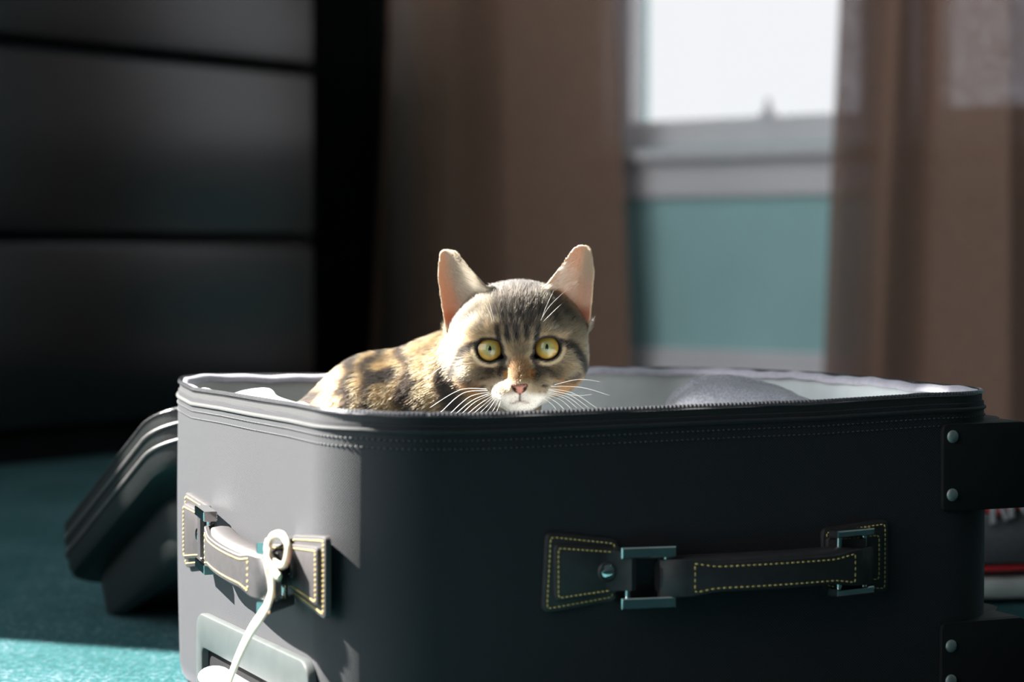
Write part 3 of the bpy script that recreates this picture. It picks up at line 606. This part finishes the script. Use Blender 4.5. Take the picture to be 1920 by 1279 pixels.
# ------------------------------------------------------------------ the cat (mm coordinates u right, v up, w towards the camera; origin between the eyes)
CX, CY, CZ_ = .0044, 1.575, .2515; ROLL = -.030
def uvw(P):  # world -> unrolled mm
    return (P[..., 0]-CX)*1000, (P[..., 2]-CZ_)*1000, (CY-P[..., 1])*1000
def rollc(u, v): c, s_ = math.cos(ROLL), math.sin(ROLL); return u*c-v*s_, u*s_+v*c
def ell(u, v, w, c, r):
    q = ((u-c[0])/r[0])**2+((v-c[1])/r[1])**2+((w-c[2])/r[2])**2; k = np.sqrt(q)
    return (k-1)*np.minimum(np.minimum(r[0], r[1]), r[2])*np.clip(1.15, 0, 2)
def cone(u, v, w, a, b, ra, rb):
    a = np.array(a, np.float32); b = np.array(b, np.float32); d = b-a; L2 = float(d@d)
    t = np.clip(((u-a[0])*d[0]+(v-a[1])*d[1]+(w-a[2])*d[2])/L2, 0, 1)
    return np.sqrt((u-a[0]-t*d[0])**2+(v-a[1]-t*d[1])**2+(w-a[2]-t*d[2])**2)-(ra+(rb-ra)*t)
def smin(a, b, k): h = np.clip(.5+.5*(b-a)/k, 0, 1); return b*(1-h)+a*h-k*h*(1-h)
def smax(a, b, k): return -smin(-a, -b, k)
def poly_sd(x, y, poly):
    p = np.asarray(poly, float); d = np.full(x.shape, 1e9, np.float32); ins = np.zeros(x.shape, bool)
    for i in range(len(p)):
        a, b = p[i], p[(i+1) % len(p)]; e = b-a; t = np.clip(((x-a[0])*e[0]+(y-a[1])*e[1])/(e@e), 0, 1)
        d = np.minimum(d, (x-a[0]-t*e[0])**2+(y-a[1]-t*e[1])**2)
        if a[1] != b[1]:
            c = ((a[1] > y) != (b[1] > y)) & (x < (b[0]-a[0])*(y-a[1])/(b[1]-a[1])+a[0]); ins ^= c
    return np.sqrt(d)*np.where(ins, -1, 1)
EAR = roundpoly([(50, 8), (53.0, 30), (55.2, 52), (53.0, 70.5), (41.5, 69.5), (27, 51), (15.5, 38), (17, 18)], [6, 40, 30, 6.5, 8, 60, 12, 8], 6)
def ear_mid(au, v):   # depth of the ear shell's middle surface
    ax = 36+(v-20)*.245; d = au-ax; hw = np.clip(19-(v-20)*.22, 6, 20)
    return -31-.10*(v-20)+9.0*np.clip(np.abs(d)/hw, 0, 1.3)**2-9.0*np.clip(1-(v-20)/46, 0, 1)-2.5*np.clip(d/hw, -1, 1)
def eye_xy(au, v): # rotated eye-opening coordinates
    a = .30; x, y = au-19.9, v; return x*math.cos(a)+y*math.sin(a), -x*math.sin(a)+y*math.cos(a)
def eye_open(au, v):
    x, y = eye_xy(au, v); d1 = (np.sqrt((x/8.5)**2+(y/8.0)**2)-1)*8.2
    d2 = (np.sqrt(((x+7.2)/3.6)**2+((y+2.6)/2.0)**2)-1)*2.2; d1 = smax(d1, v-.12*(au-20)-7.1, 2.2); return smin(d1, d2, 1.2)
def head_sdf(u, v, w):
    u, v = rollc(u, v); au = np.abs(u)
    d = ell(u, v, w, (0, 6, -36), (47.5, 38, 39))
    d = smin(d, ell(au, v, w, (27.5, -11, -27), (19.5, 20, 24)), 9)
    d = smin(d, ell(u, v, w, (0, 23, -27), (30, 20.5, 22.5)), 10)
    d = smin(d, ell(au, v, w, (19, 13, -9), (14, 8, 9)), 7)
    d = smin(d, cone(u, v, w, (0, 8, -7), (0, -20, 8.5), 9.5, 6.8), 8)
    d = smin(d, ell(au, v, w, (8.5, -29.5, -1), (11, 9, 12)), 7)
    d = smin(d, ell(u, v, w, (0, -24.8, 11), (7.2, 4.6, 6.0)), 3)
    d = smin(d, ell(u, v, w, (0, -37.5, -4), (12, 6.5, 13)), 4)
    d = smin(d, ell(u, v, w, (0, -24, -24), (30, 17, 22)), 8)
    d = smax(d, -cone(u, v, w, (0, -29, 16), (0, -35.0, 13), 1.1, 1.1), 1.2)
    d = smax(d, -cone(au, v, w, (0, -35.0, 13), (7, -36.6, 10), .8, .5), 1.2)
    d = smax(d, -ell(au, v, w, (4.6, -26.6, 16.5), (2.1, 1.3, 3)), .8)
    eo = eye_open(au, v); d = smax(d, -np.maximum(eo, -(w+16)), 1.3)
    sh_ = np.abs(w-ear_mid(au, v))-1.35; e = smax(sh_, poly_sd(au, v, EAR).astype(np.float32), 1.5)
    return smin(d, e, 5)
def body_sdf(u, v, w):
    d = cone(u, v, w, (0, -8, -46), (-46, -37, -74), 31, 41)
    d = smin(d, cone(u, v, w, (-46, -37, -74), (-98, -57, -86), 41, 46), 16)
    d = smin(d, cone(u, v, w, (-98, -57, -86), (-126, -80, -90), 46, 48), 14)
    d = smin(d, ell(u, v, w, (-22, -85, -64), (42, 62, 40)), 20)
    d = smin(d, ell(u, v, w, (-80, -125, -86), (56, 70, 44)), 20)
    d = smin(d, ell(u, v, w, (-116, -150, -72), (44, 62, 40)), 14)
    d = smin(d, ell(u, v, w, (-116, -150, -108), (44, 62, 34)), 14)
    for s_, x in ((1, -2), (-1, -34)):
        d = smin(d, cone(u, v, w, (x, -110, -52-12*(s_ < 0)), (x+3, -212, -40-12*(s_ < 0)), 17, 11), 12)
        d = smin(d, ell(u, v, w, (x+4, -223, -34-12*(s_ < 0)), (12, 9, 17)), 7)
    d = smin(d, ell(u, v, w, (-82, -220, -44), (30, 12, 13)), 10)
    d = smin(d, ell(u, v, w, (-82, -220, -118), (30, 12, 13)), 10)
    tl = [(-150, -190, -100), (-160, -215, -70), (-140, -220, -36), (-95, -222, -20), (-55, -222, -14)]
    for a, b in zip(tl[:-1], tl[1:]): d = smin(d, cone(u, v, w, a, b, 9, 8), 5)
    return d
def axis(fine0, fine1, lo, hi, f, c):
    a = np.arange(fine0, fine1+.01, f); L_ = [fine0]; st = f
    while L_[-1] > lo: st = min(c, st*1.25); L_.append(L_[-1]-st)
    R2 = [fine1]; st = f
    while R2[-1] < hi: st = min(c, st*1.25); R2.append(R2[-1]+st)
    return np.r_[np.array(L_[:0:-1]), a, np.array(R2[1:])].astype(np.float32)
gu = axis(-58, 58, -178, 66, 1.1, 4.0); gv = axis(-47, 75, -238, 80, 1.1, 4.0); gw = axis(-52, 24, -152, 28, 1.1, 4.0)
GU, GV, GW = np.meshgrid(gu, gv, gw, indexing='ij')
iu = (gu > -66) & (gu < 66); iv = gv > -62; iw = gw > -90
dh = np.full(GU.shape, 60., np.float32); sub = np.ix_(iu, iv, iw); dh[sub] = head_sdf(GU[sub], GV[sub], GW[sub])
db = body_sdf(GU, GV, GW).astype(np.float32); FD = smin(dh, db, 9).astype(np.float32)
def surface_nets(f, ax):
    ins = f < 0; nx_, ny_, nz_ = f.shape; cnt = np.zeros((nx_-1, ny_-1, nz_-1), np.int8)
    for i in (0, 1):
        for j in (0, 1):
            for k in (0, 1): cnt += ins[i:nx_-1+i, j:ny_-1+j, k:nz_-1+k]
    cells = np.argwhere((cnt > 0) & (cnt < 8)); idx = -np.ones(cnt.shape, int); idx[tuple(cells.T)] = np.arange(len(cells))
    acc = np.zeros((len(cells), 3)); num = np.zeros(len(cells)); co = [(i, j, k) for i in (0, 1) for j in (0, 1) for k in (0, 1)]
    for a in co:
        for d in range(3):
            if a[d]: continue
            b = list(a); b[d] = 1; A = cells+np.array(a); B = cells+np.array(b); fa = f[tuple(A.T)]; fb = f[tuple(B.T)]; m = (fa < 0) != (fb < 0)
            t = np.where(m, fa/np.where(m, fa-fb, 1), 0); pa = np.stack([ax[q][A[:, q]] for q in range(3)], 1); pb = np.stack([ax[q][B[:, q]] for q in range(3)], 1)
            acc += np.where(m[:, None], pa+(pb-pa)*t[:, None], 0); num += m
    V = acc/num[:, None]; Q = []
    for d in range(3):
        o1, o2 = [q for q in range(3) if q != d]; sl0 = [slice(None)]*3; sl1 = [slice(None)]*3; sl0[d] = slice(0, -1); sl1[d] = slice(1, None)
        e = np.argwhere(ins[tuple(sl0)] != ins[tuple(sl1)]); e = e[(e[:, o1] > 0) & (e[:, o2] > 0) & (e[:, o1] < f.shape[o1]-1) & (e[:, o2] < f.shape[o2]-1)]
        def cell(da, db_): c = e.copy(); c[:, o1] -= da; c[:, o2] -= db_; return idx[tuple(c.T)]
        q = np.stack([cell(1, 1), cell(0, 1), cell(0, 0), cell(1, 0)], 1); flip = ins[tuple(e.T)] ^ (d == 1); q[~flip] = q[~flip][:, ::-1]; Q.append(q)
    return V, np.vstack(Q)
CVm, CQ = surface_nets(FD, (gu, gv, gw))
# value noise
NG = RNG.random((64, 64, 64)).astype(np.float32)
def vnoise(x, y, z):
    xi, yi, zi = [np.floor(q).astype(int) for q in (x, y, z)]; fx, fy, fz = x-xi, y-yi, z-zi; fx, fy, fz = [q*q*(3-2*q) for q in (fx, fy, fz)]; o = 0
    for i in (0, 1):
        for j in (0, 1):
            for k in (0, 1): o = o+NG[(xi+i) % 64, (yi+j) % 64, (zi+k) % 64]*(fx if i else 1-fx)*(fy if j else 1-fy)*(fz if k else 1-fz)
    return o
def pline(x, y, pts):
    d = np.full(x.shape, 1e9); p = np.asarray(pts, float)
    for a, b in zip(p[:-1], p[1:]):
        e = b-a; t = np.clip(((x-a[0])*e[0]+(y-a[1])*e[1])/(e@e), 0, 1); d = np.minimum(d, np.hypot(x-a[0]-t*e[0], y-a[1]-t*e[1]))
    return d
def mixc(a, b, t): return a*(1-t[:, None])+np.asarray(b, float)*t[:, None]
def regions(P):     # P: N x 3 mm -> dict of masks
    u0, v0, w = P.T; u, v = rollc(u0, v0); au = np.abs(u)
    dhd = head_sdf(u0, v0, w); dbd = body_sdf(u0, v0, w); hm = sstep(-7, 7, dbd-dhd)
    ear = sstep(2, -1, poly_sd(au, v, EAR))*sstep(19, 27, v+.35*(au-30))*(w < ear_mid(au, v)+6)*(np.abs(w-ear_mid(au, v)) < 4.5)
    earin = ear*(w > ear_mid(au, v)-.1)
    npx = roundpoly([(-6.2, -23.4), (6.2, -23.4), (4.6, -27.2), (1.3, -30.4), (-1.3, -30.4), (-4.6, -27.2)], 1.2, 3)
    nose = sstep(.6, -.4, poly_sd(u, v, npx))*(w > 6)
    eo = eye_open(au, v); front = (w > -16)*hm
    return dict(u=u, v=v, w=w, au=au, hm=hm, ear=ear, earin=earin, nose=nose, eo=eo, front=front)
def coat(P):
    r = regions(P); u, v, w, au, hm = r['u'], r['v'], r['w'], r['au'], r['hm']
    n1 = vnoise(u/6+9, v/6+9, w/6+9); n2 = vnoise(u/2.2+3, v/2.2+5, w/2.2); n3 = vnoise(u/17+30, v/17+30, w/17+30)
    tan = np.array((.33, .25, .155)); dark = np.array((.016, .012, .011)); cream = np.array((.62, .53, .39)); white = np.array((.84, .80, .75)); org = np.array((.50, .25, .085))
    c = np.tile(tan, (len(u), 1)); c = mixc(c, (.20, .165, .115), sstep(.3, .7, n1)*.8)
    c = mixc(c, (.15, .13, .10), sstep(4, 24, v)*.85); c = mixc(c, (.10, .085, .07), sstep(26, 40, v)*.8); c = mixc(c, (.40, .33, .24), sstep(24, 40, au)*sstep(24, 8, v)*sstep(-30, -10, v)*.5)
    D = np.zeros(len(u)); wob = (n1-.5)*3.2+(n2-.5)*1.5
    for cu, a in ((-13.6, .10), (-7, .05), (-1.0, .02), (5.6, -.05), (12.9, -.12)):
        D = np.maximum(D, sstep(2.3, 1.2, np.abs(u+wob*.3-cu-a*(11-v)))*sstep(3.5, 7, v)*sstep(19, 15, v))
    for cu, wd_, s0, s1 in ((-9.2, 2.5, 17, 60), (-3.6, 1.7, 14, 60), (2.6, 1.9, 17, 60), (8.8, 2.4, 15, 60), (-15.5, 1.7, 20, 60), (15.0, 1.7, 20, 60), (-.6, 1.3, 26, 60), (5.8, 1.3, 26, 60)):
        D = np.maximum(D, sstep(wd_+1.1, wd_-.4, np.abs(u+wob*.8-cu*(1-.004*(v-20))))*sstep(s0-2, s0+3, v)*(.65+.35*n2)*sstep(s1+4, s1, v)*(au < 22))
    D = np.maximum(D, .55*sstep(.1, .7, np.sin(.55*(v*.9+au*.75)+2.5*n1))*sstep(20, 25, au)*sstep(8, 13, v))
    el = [(28.2, 3.6), (33, 2.0), (38, -.4), (43, -8.5), (46.5, -17)]; D = np.maximum(D, sstep(3.2, 1.8, pline(au, v+wob*.25, el)))
    ch = [(12.5, -12.5), (20, -15.0), (30, -17.5), (41, -22)]; D = np.maximum(D, .85*sstep(6.4, 3.0, pline(au, v+wob*.6, ch))*(.35+.65*sstep(.25, .6, n2))*sstep(34, 24, au))
    D = np.maximum(D, .80*sstep(2.8, 1.2, pline(au, v+wob*.4, [(33, -23), (38, -20.5), (41, -19)])))
    D = np.maximum(D, .7*sstep(1.9, .9, pline(au, v+wob*.3, [(24, -25), (33, -25.5), (40, -23)]))*(n2 > .35))
    D = np.maximum(D, .92*sstep(2.6, 1.1, pline(au, v, [(11.6, -5), (10.6, -9), (12.2, -14), (13.5, -17)])))
    D = np.maximum(D, .75*sstep(1.4, .5, np.hypot((au-16-3*n3)/2.6, v+25.6))*(n2 > .3)); D = np.maximum(D, .55*sstep(1.3, .5, np.hypot((au-15)/3, v+29.3))*(n2 > .42))
    # light areas round the eyes, nose bridge, muzzle
    ring = sstep(5.4, 3.6, r['eo'])*sstep(.9, 2.2, r['eo']); low = sstep(3, -5, v-(au-20)*.25); c = mixc(c, cream, ring*(.25+.72*low)*r['front']); D = D*(1-.85*ring*low*sstep(13.5, 15, au))
    c = mixc(c, (.42, .36, .26), sstep(5, 2, np.abs(au-12.5))*sstep(0, 4, v)*sstep(14, 6, v)*.55)
    br = sstep(9.5, 6, au+wob*.3)*sstep(-1, -9, v)*sstep(-24.5, -22, v); c = mixc(c, (.25, .15, .070), br*.9*r['front'])
    c = mixc(c, org, sstep(3.5, 1, np.hypot(au-8.5, (v+17.5)*.6))*.8*r['front'])
    c = mixc(c, (.52, .43, .32), sstep(-18, -24, v)*sstep(30, 22, au+wob)*r['front']*.8); mz = sstep(-25.5, -31, v+.16*au+wob*.5)*sstep(24, 15, au+wob)*r['front']; c = mixc(c, white, mz*.95); D = D*(1-mz*.45)
    c = mixc(c, org*1.05, sstep(22, 30, au)*sstep(-19, -25, v)*sstep(-40, -30, v)*.65*hm)
    c = mixc(c, white, sstep(-33, -38, v)*hm*sstep(30, 20, au)*.9)
    c = mixc(c, dark, np.clip(D, 0, 1)*.95*hm*(1-r['ear']))
    c = mixc(c, (.025, .016, .014), sstep(2.3, 1.1, r['eo'])*r['front']); 
    # ears
    ui = (au-36-(v-20)*.245); c = mixc(c, (.30, .23, .16), r['ear']*.8); pink = (.72, .50, .40); palein = (.64, .56, .46)
    c = mixc(c, palein, r['earin']*.9); c = mixc(c, pink, r['earin']*sstep(-1, 6, ui)*sstep(56, 36, v)*.85); c = mixc(c, (.42, .12, .07), r['earin']*sstep(30, 22, v)*sstep(-9, -2, ui)*.6)
    c = mixc(c, (.75, .65, .50), r['ear']*sstep(-1.6, -.4, poly_sd(au, v, EAR))*.8)
    # nose leather and mouth
    npd = poly_sd(u, v, roundpoly([(-6.2, -23.4), (6.2, -23.4), (4.6, -27.2), (1.3, -30.4), (-1.3, -30.4), (-4.6, -27.2)], 1.2, 3))
    c = mixc(c, (.66, .36, .29), r['nose']); c = mixc(c, (.035, .022, .020), r['nose']*np.maximum(sstep(-1.5, -.5, npd)*(v > -29), sstep(2.4, 1.4, np.hypot((au-4.7)/1.3, v+26.9))))
    c = mixc(c, (.040, .025, .022), sstep(1.1, .5, pline(au, v, [(0, -30.4), (0, -34.6)]))*(w > 5)*.85)
    c = mixc(c, (.30, .16, .13), sstep(1.1, .4, pline(au, v, [(0, -35.0), (4, -36.2), (6.5, -36.6)]))*(w > 2)*.5)
    # body: gold ground with dark broken bands, pale towards the belly
    bu, bv, bw = P.T; b = np.tile(np.array((.43, .315, .175)), (len(bu), 1)); b = mixc(b, (.30, .20, .10), sstep(.35, .7, n1)*.6)
    b = mixc(b, (.48, .40, .26), sstep(-36, -66, bv+14*(n3-.5))*.8)
    ph = (bu+.20*bv)/27+.75*(n3-.5)*2+.35*(n1-.5); st = sstep(-.15, .35, np.sin(2*pi*ph))*sstep(.10, .36, n2+.35*n1+.1)
    sp = sstep(.5, .75, vnoise(bu/9+50, bv/13+7, bw/9+3)); b = mixc(b, (.030, .020, .014), np.clip(st*1.0+.5*sp*(1-st), 0, 1))
    nk = sstep(-20, -38, bu)*sstep(-62, -44, bu); b = mixc(b, (.62, .50, .32), nk*.25*(1-st)); b = b*(.56-.32*sstep(-105, -150, bu))[:, None]  # coat colour dimmed towards the rump to hold back the sun there
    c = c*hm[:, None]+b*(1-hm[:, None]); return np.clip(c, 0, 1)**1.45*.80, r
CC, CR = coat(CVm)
CW = np.stack([CX+CVm[:, 0]/1000, CY-CVm[:, 2]/1000, CZ_+CVm[:, 1]/1000], 1)
def mk_skin():
    m, nt, b = NT('cat_coat'); a = nt.nodes.new('ShaderNodeAttribute'); a.attribute_name = 'coat'; k = nt.nodes.new('ShaderNodeAttribute'); k.attribute_name = 'thin'
    n = noise(nt, 700, 3, coord(nt)); mx = nt.nodes.new('ShaderNodeMix'); mx.data_type = 'RGBA'; mx.blend_type = 'MULTIPLY'; mx.inputs[0].default_value = .35
    lnk(nt, a.outputs['Color'], mx.inputs[6]); lnk(nt, ramp(nt, n, [(.3, (.55, .55, .55)), (.7, (1, 1, 1))]), mx.inputs[7]); lnk(nt, mx.outputs[2], b.inputs['Base Color'])
    setin(b, Roughness=.7, Specular_IOR_Level=.25); bump(nt, b, n, .3, .0006)
    tl = nt.nodes.new('ShaderNodeBsdfTranslucent'); tc = nt.nodes.new('ShaderNodeMix'); tc.data_type = 'RGBA'; tc.inputs[0].default_value = .6; lnk(nt, a.outputs['Color'], tc.inputs[6]); tc.inputs[7].default_value = (.90, .46, .26, 1); lnk(nt, tc.outputs[2], tl.inputs[0])
    ms = nt.nodes.new('ShaderNodeMixShader'); lnk(nt, math_node(nt, 'MULTIPLY', k.outputs['Fac'], .26), ms.inputs[0]); lnk(nt, b.outputs[0], ms.inputs[1]); lnk(nt, tl.outputs[0], ms.inputs[2]); lnk(nt, ms.outputs[0], nt.nodes['Material Output'].inputs[0]); return m
one = np.ones((len(CC), 1)); thin = CR['ear'][:, None]
cat = add('cat', CW, CQ, mk_skin(), None, sharp=None, recalc=False, base=True, col={'coat': np.hstack([CC, one]), 'thin': np.hstack([np.repeat(thin, 3, 1), one])},
    label='brown tabby cat with amber eyes crouching inside the open suitcase', cat='cat')
# eyes
def mk_eye():
    m, nt, b = NT('amber_iris'); a = nt.nodes.new('ShaderNodeAttribute'); a.attribute_name = 'iris'; n = noise(nt, 900, 3, coord(nt))
    mx = nt.nodes.new('ShaderNodeMix'); mx.data_type = 'RGBA'; mx.blend_type = 'MULTIPLY'; mx.inputs[0].default_value = .35; lnk(nt, a.outputs['Color'], mx.inputs[6]); lnk(nt, ramp(nt, n, [(.3, (.6, .6, .6)), (.7, (1, 1, 1))]), mx.inputs[7])
    lnk(nt, mx.outputs[2], b.inputs['Base Color']); setin(b, Roughness=.35, Specular_IOR_Level=.4); return m
EYEM = mk_eye(); PUPIL = pm('black_pupil', (.004, .004, .005), .2, var=.1)
for sg in (-1, 1):
    ue, ve = rollc(sg*19.9, 0)[0], None
    c_, s_ = math.cos(-ROLL), math.sin(-ROLL); ue, ve = sg*19.9*c_, sg*19.9*s_
    ec = np.array([CX+ue/1000, CY+.0106, CZ_+ve/1000]); look = np.array([-.02*sg-ec[0]*.6, -1, .03]); look /= np.linalg.norm(look); xr = np.cross(look, Z); xr /= np.linalg.norm(xr); yr = np.cross(xr, look)
    def sph(r0, r1, amax, na, m=40):
        R_ = []; an = np.linspace(.02, amax, na)
        for a in an: R_.append(ec+look*math.cos(a)*r1+r0*math.sin(a)*(np.outer(np.cos(np.arange(m)*2*pi/m), xr)+np.outer(np.sin(np.arange(m)*2*pi/m), yr)))
        return R_, np.repeat(an, m)
    R_, an = sph(.0098, .0098, 2.6, 30); mb = MB(); mb.rings(R_)
    g = np.array((.19, .205, .075)); am = np.array((.35, .21, .032)); t = sstep(.25, .78, an); ic = g*(1-t[:, None])+am*t[:, None]; ic = ic*(1-sstep(.86, .98, an))[:, None]+np.array((.02, .012, .01))*sstep(.86, .98, an)[:, None]
    eye = add('eye', np.vstack(mb.V), mb.F, EYEM, cat, sharp=None, col={'iris': np.hstack([ic, np.ones((len(ic), 1))])}, label='amber eye with a slit pupil')
    mb = MB(); a = np.linspace(0, 2*pi, 33)[:-1]; px_, py_ = 0.00115*np.sign(np.cos(a))*np.abs(np.cos(a))**1.3, .0026*np.sin(a); rr = np.sqrt(np.clip(.00988**2-px_**2-py_**2, 0, 1))
    mb.rings([ec+np.outer(np.sqrt(.00992**2-(f*px_)**2-(f*py_)**2)-dz, look)+np.outer(f*px_, xr)+np.outer(f*py_, yr) for f, dz in ((1, .0003), (1, 0), (.7, 0), (.4, 0), (.1, 0))]); mb.build('pupil', PUPIL, eye, sharp=None)
    R_, an = sph(.0104, .0112, 1.5, 24); mb = MB(); mb.rings(R_, cap1=False); mb.build('cornea', CORNEA, eye, sharp=None)
# fur: individual strands grown from the skin, coloured by the coat at their root
tri = np.vstack([CQ[:, [0, 1, 2]], CQ[:, [0, 2, 3]]]); A_, B_, D_ = CVm[tri[:, 0]], CVm[tri[:, 1]], CVm[tri[:, 2]]; fn = np.cross(B_-A_, D_-A_); ar = np.linalg.norm(fn, axis=1)/2
vn = np.zeros_like(CVm)
for k in range(3): np.add.at(vn, tri[:, k], fn)
vn /= np.maximum(np.linalg.norm(vn, axis=1), 1e-9)[:, None]
cen = (A_+B_+D_)/3; wgt = ar*np.where(cen[:, 1] > -66, 1., .16)*np.where((cen[:, 0] > -60) & (cen[:, 1] > -48) & (cen[:, 2] > -45), 1.9, 1.)
NH = 170000; ti = RNG.choice(len(tri), NH, p=wgt/wgt.sum()); r1, r2 = np.sqrt(RNG.random(NH)), RNG.random(NH); ba = np.stack([1-r1, r1*(1-r2), r1*r2], 1)[:, :, None]
rootp = (CVm[tri[ti]]*ba).sum(1); rn = (vn[tri[ti]]*ba).sum(1); rn /= np.maximum(np.linalg.norm(rn, axis=1), 1e-9)[:, None]
hc, hr = coat(rootp); u, v, w, au, hm = hr['u'], hr['v'], hr['w'], hr['au'], hr['hm']
keep = ((hr['eo'] > .8) | (hr['front'] < .5)) & (hr['nose'] < .3) & ~((hr['earin'] > .4) & (RNG.random(NH) > np.where(au-36-(v-20)*.245 < 4, .8, .05))) & ~((pline(au, v, [(0, -30.4), (0, -34.6)]) < .7) & (w > 5))
fl_h = np.stack([u-0*u, v+20, (w-24)*1.0], 1); fl_h[:, 0] = u*1.15; fl_h /= np.linalg.norm(fl_h, axis=1)[:, None]
fl_h[:, 1] -= .45*sstep(20, 40, au)*sstep(10, -15, v); fl_h[:, 1] -= .8*sstep(-33, -40, v)
fl_b = np.tile(np.array((-.85, -.50, -.15)), (NH, 1)); fl = fl_h*hm[:, None]+fl_b*(1-hm[:, None]); earo = hr['ear'][:, None]; fl = fl*(1-earo)+np.stack([-np.sign(u)*.25, np.ones(NH), -.2+0*u], 1)*earo
fl = fl+RNG.normal(0, .22, (NH, 3)); fl -= rn*(fl*rn).sum(1)[:, None]; fl /= np.maximum(np.linalg.norm(fl, axis=1), 1e-9)[:, None]
dn_ = np.sqrt(u*u+(v+24)**2+(w-16)**2); ln = np.where(hm > .5, np.interp(dn_, [0, 10, 25, 45, 70], [1.0, 1.8, 3.2, 5.0, 6.0]), 8.0)
ln = ln*(1-hm)+hm*ln; ln = np.where(hr['ear'] > .4, np.where(hr['earin'] > .4, 9.*np.clip((5-(au-36-(v-20)*.245))/12, .15, 1)*np.clip((64-v)/24, .12, 1), 1.7), ln); ln = ln*np.where((hr['eo'] < 4) & (hr['front'] > .5), .4, 1)*np.where((np.abs(u) < 12) & (v < -30), .8, 1)*RNG.uniform(.65, 1.15, NH)
lift = np.where(hr['earin'] > .4, .07, np.where(hr['ear'] > .4, .20, np.where(hm > .5, .34, .40)))*RNG.uniform(.6, 1.5, NH)
fl = np.where((hr['earin'] > .4)[:, None], fl*.35+np.stack([np.sign(u)*1.0, .30+0*u, -.05+0*u], 1), fl)
ts_ = np.array([-.05, .25, .5, .75, 1.0]); NP_ = len(ts_)
pos = rootp[:, None, :]+(ln[:, None]*ts_[None])[..., None]*(fl[:, None, :]*(.75+.25*ts_[None, :, None])+rn[:, None, :]*(lift[:, None]*(1-.45*ts_[None])*1.3)[..., None])
hv = RNG.uniform(.72, 1.28, NH)[:, None]; col0 = hc*hv; lum = hc.mean(1)
tick = (RNG.random(NH) < .35) & (lum < .45) & (lum > .06)
prof = np.ones((NH, NP_)); prof[:, 0] = .7; prof[:, 1] = .85; prof[tick, 3] = .55; prof[tick, 4] = .30; prof[~tick, 4] = 1.12
hcol = np.clip(col0[:, None, :]*prof[..., None], 0, 1)
rad = np.array([.055, .050, .043, .032, .010])[None]*np.where(hm > .5, 1.0, 1.25)[:, None]
pos, hcol, rad = pos[keep], hcol[keep], rad[keep]; NK = len(pos)
PWd = np.stack([CX+pos[..., 0]/1000, CY-pos[..., 2]/1000, CZ_+pos[..., 1]/1000], -1)
def mk_fur(name='cat_fur'):
    m, nt, b = NT(name); nt.nodes.remove(b); a = nt.nodes.new('ShaderNodeAttribute'); a.attribute_name = 'hair_color'
    h = nt.nodes.new('ShaderNodeBsdfHairPrincipled'); h.parametrization = 'COLOR'; lnk(nt, a.outputs['Color'], h.inputs['Color'])
    n = noise(nt, 300, 2, coord(nt)); mr = nt.nodes.new('ShaderNodeMapRange'); mr.inputs[3].default_value = .30; mr.inputs[4].default_value = .45; lnk(nt, n, mr.inputs[0]); lnk(nt, mr.outputs[0], h.inputs['Roughness'])
    h.inputs['Radial Roughness'].default_value = .5; h.inputs['Coat'].default_value = 0.0
    lnk(nt, h.outputs[0], nt.nodes['Material Output'].inputs[0]); return m
hcu = bpy.data.hair_curves.new('fur'); hcu.add_curves([NP_]*NK)
hcu.attributes['position'].data.foreach_set('vector', (PWd-np.array(WL['cat'])).astype(np.float32).ravel())
ra = hcu.attributes.get('radius') or hcu.attributes.new('radius', 'FLOAT', 'POINT'); ra.data.foreach_set('value', (rad/1000).astype(np.float32).ravel())
ca_ = hcu.attributes.new('hair_color', 'FLOAT_COLOR', 'POINT'); ca_.data.foreach_set('color', np.concatenate([hcol, np.ones((NK, NP_, 1))], -1).astype(np.float32).ravel())
hcu.materials.append(mk_fur()); fo = bpy.data.objects.new('fur', hcu); C.objects.link(fo); fo.location = WL['cat']; WL['fur'] = WL['cat']; setparent(fo, cat); fo['kind'] = 'stuff'
# whiskers
WHISK = pm('white_whisker', (.85, .84, .80), .35, var=.05, nscale=100)
def upx(px, py, w): d = (CY-w/1000); k = d/4305; return np.array([(px-960)*k, d, .318-(py-473.2)*k*1.0])
Lw = [((852, 684), (826, 690), (798, 712)), ((912, 730), (862, 732), (806, 765)), ((914, 733), (868, 738), (826, 774)), ((917, 736), (880, 745), (842, 778)), ((919, 738), (885, 752), (852, 779)), ((921, 740), (890, 755), (862, 780)), ((924, 742), (897, 760), (872, 781)), ((926, 744), (903, 763), (881, 782)), ((929, 745), (910, 765), (891, 783)), ((932, 746), (918, 766), (902, 784)), ((936, 747), (926, 768), (914, 784)), ((940, 748), (933, 768), (925, 783))]
Rw = [((1033, 725), (1090, 727), (1143, 742)), ((1030, 730), (1075, 738), (1122, 768)), ((1028, 733), (1070, 742), (1112, 772)), ((1025, 735), (1066, 746), (1102, 774)), ((1022, 737), (1060, 748), (1092, 776)), ((1020, 739), (1054, 752), (1080, 778)), ((1017, 741), (1045, 756), (1066, 778)), ((1012, 743), (1036, 760), (1050, 780)), ((1040, 722), (1085, 712), (1124, 716)), ((1028, 731), (1080, 742), (1110, 740))]
Bw = [((1011, 606), (1030, 575), (1066, 540)), ((1013, 606), (1022, 580), (1038, 545)), ((1014, 608), (1036, 586), (1052, 571)), ((924, 606), (915, 580), (898, 548)), ((927, 606), (922, 585), (914, 558))]
for Ls, wr_, wt, rr in ((Lw, 8, 16, .00024), (Rw, 8, 10, .00022), (Bw, 2, 10, .00012)):
    for a, b, c in Ls:
        mb = MB(); P_ = smooth_path([upx(*a, wr_-4), upx(*b, (wr_+wt)/2+3), upx(*c, wt)], 14); n_ = len(P_); mb.tube(P_, np.linspace(rr, rr*.3, n_), 5); mb.build('whisker', WHISK, cat)
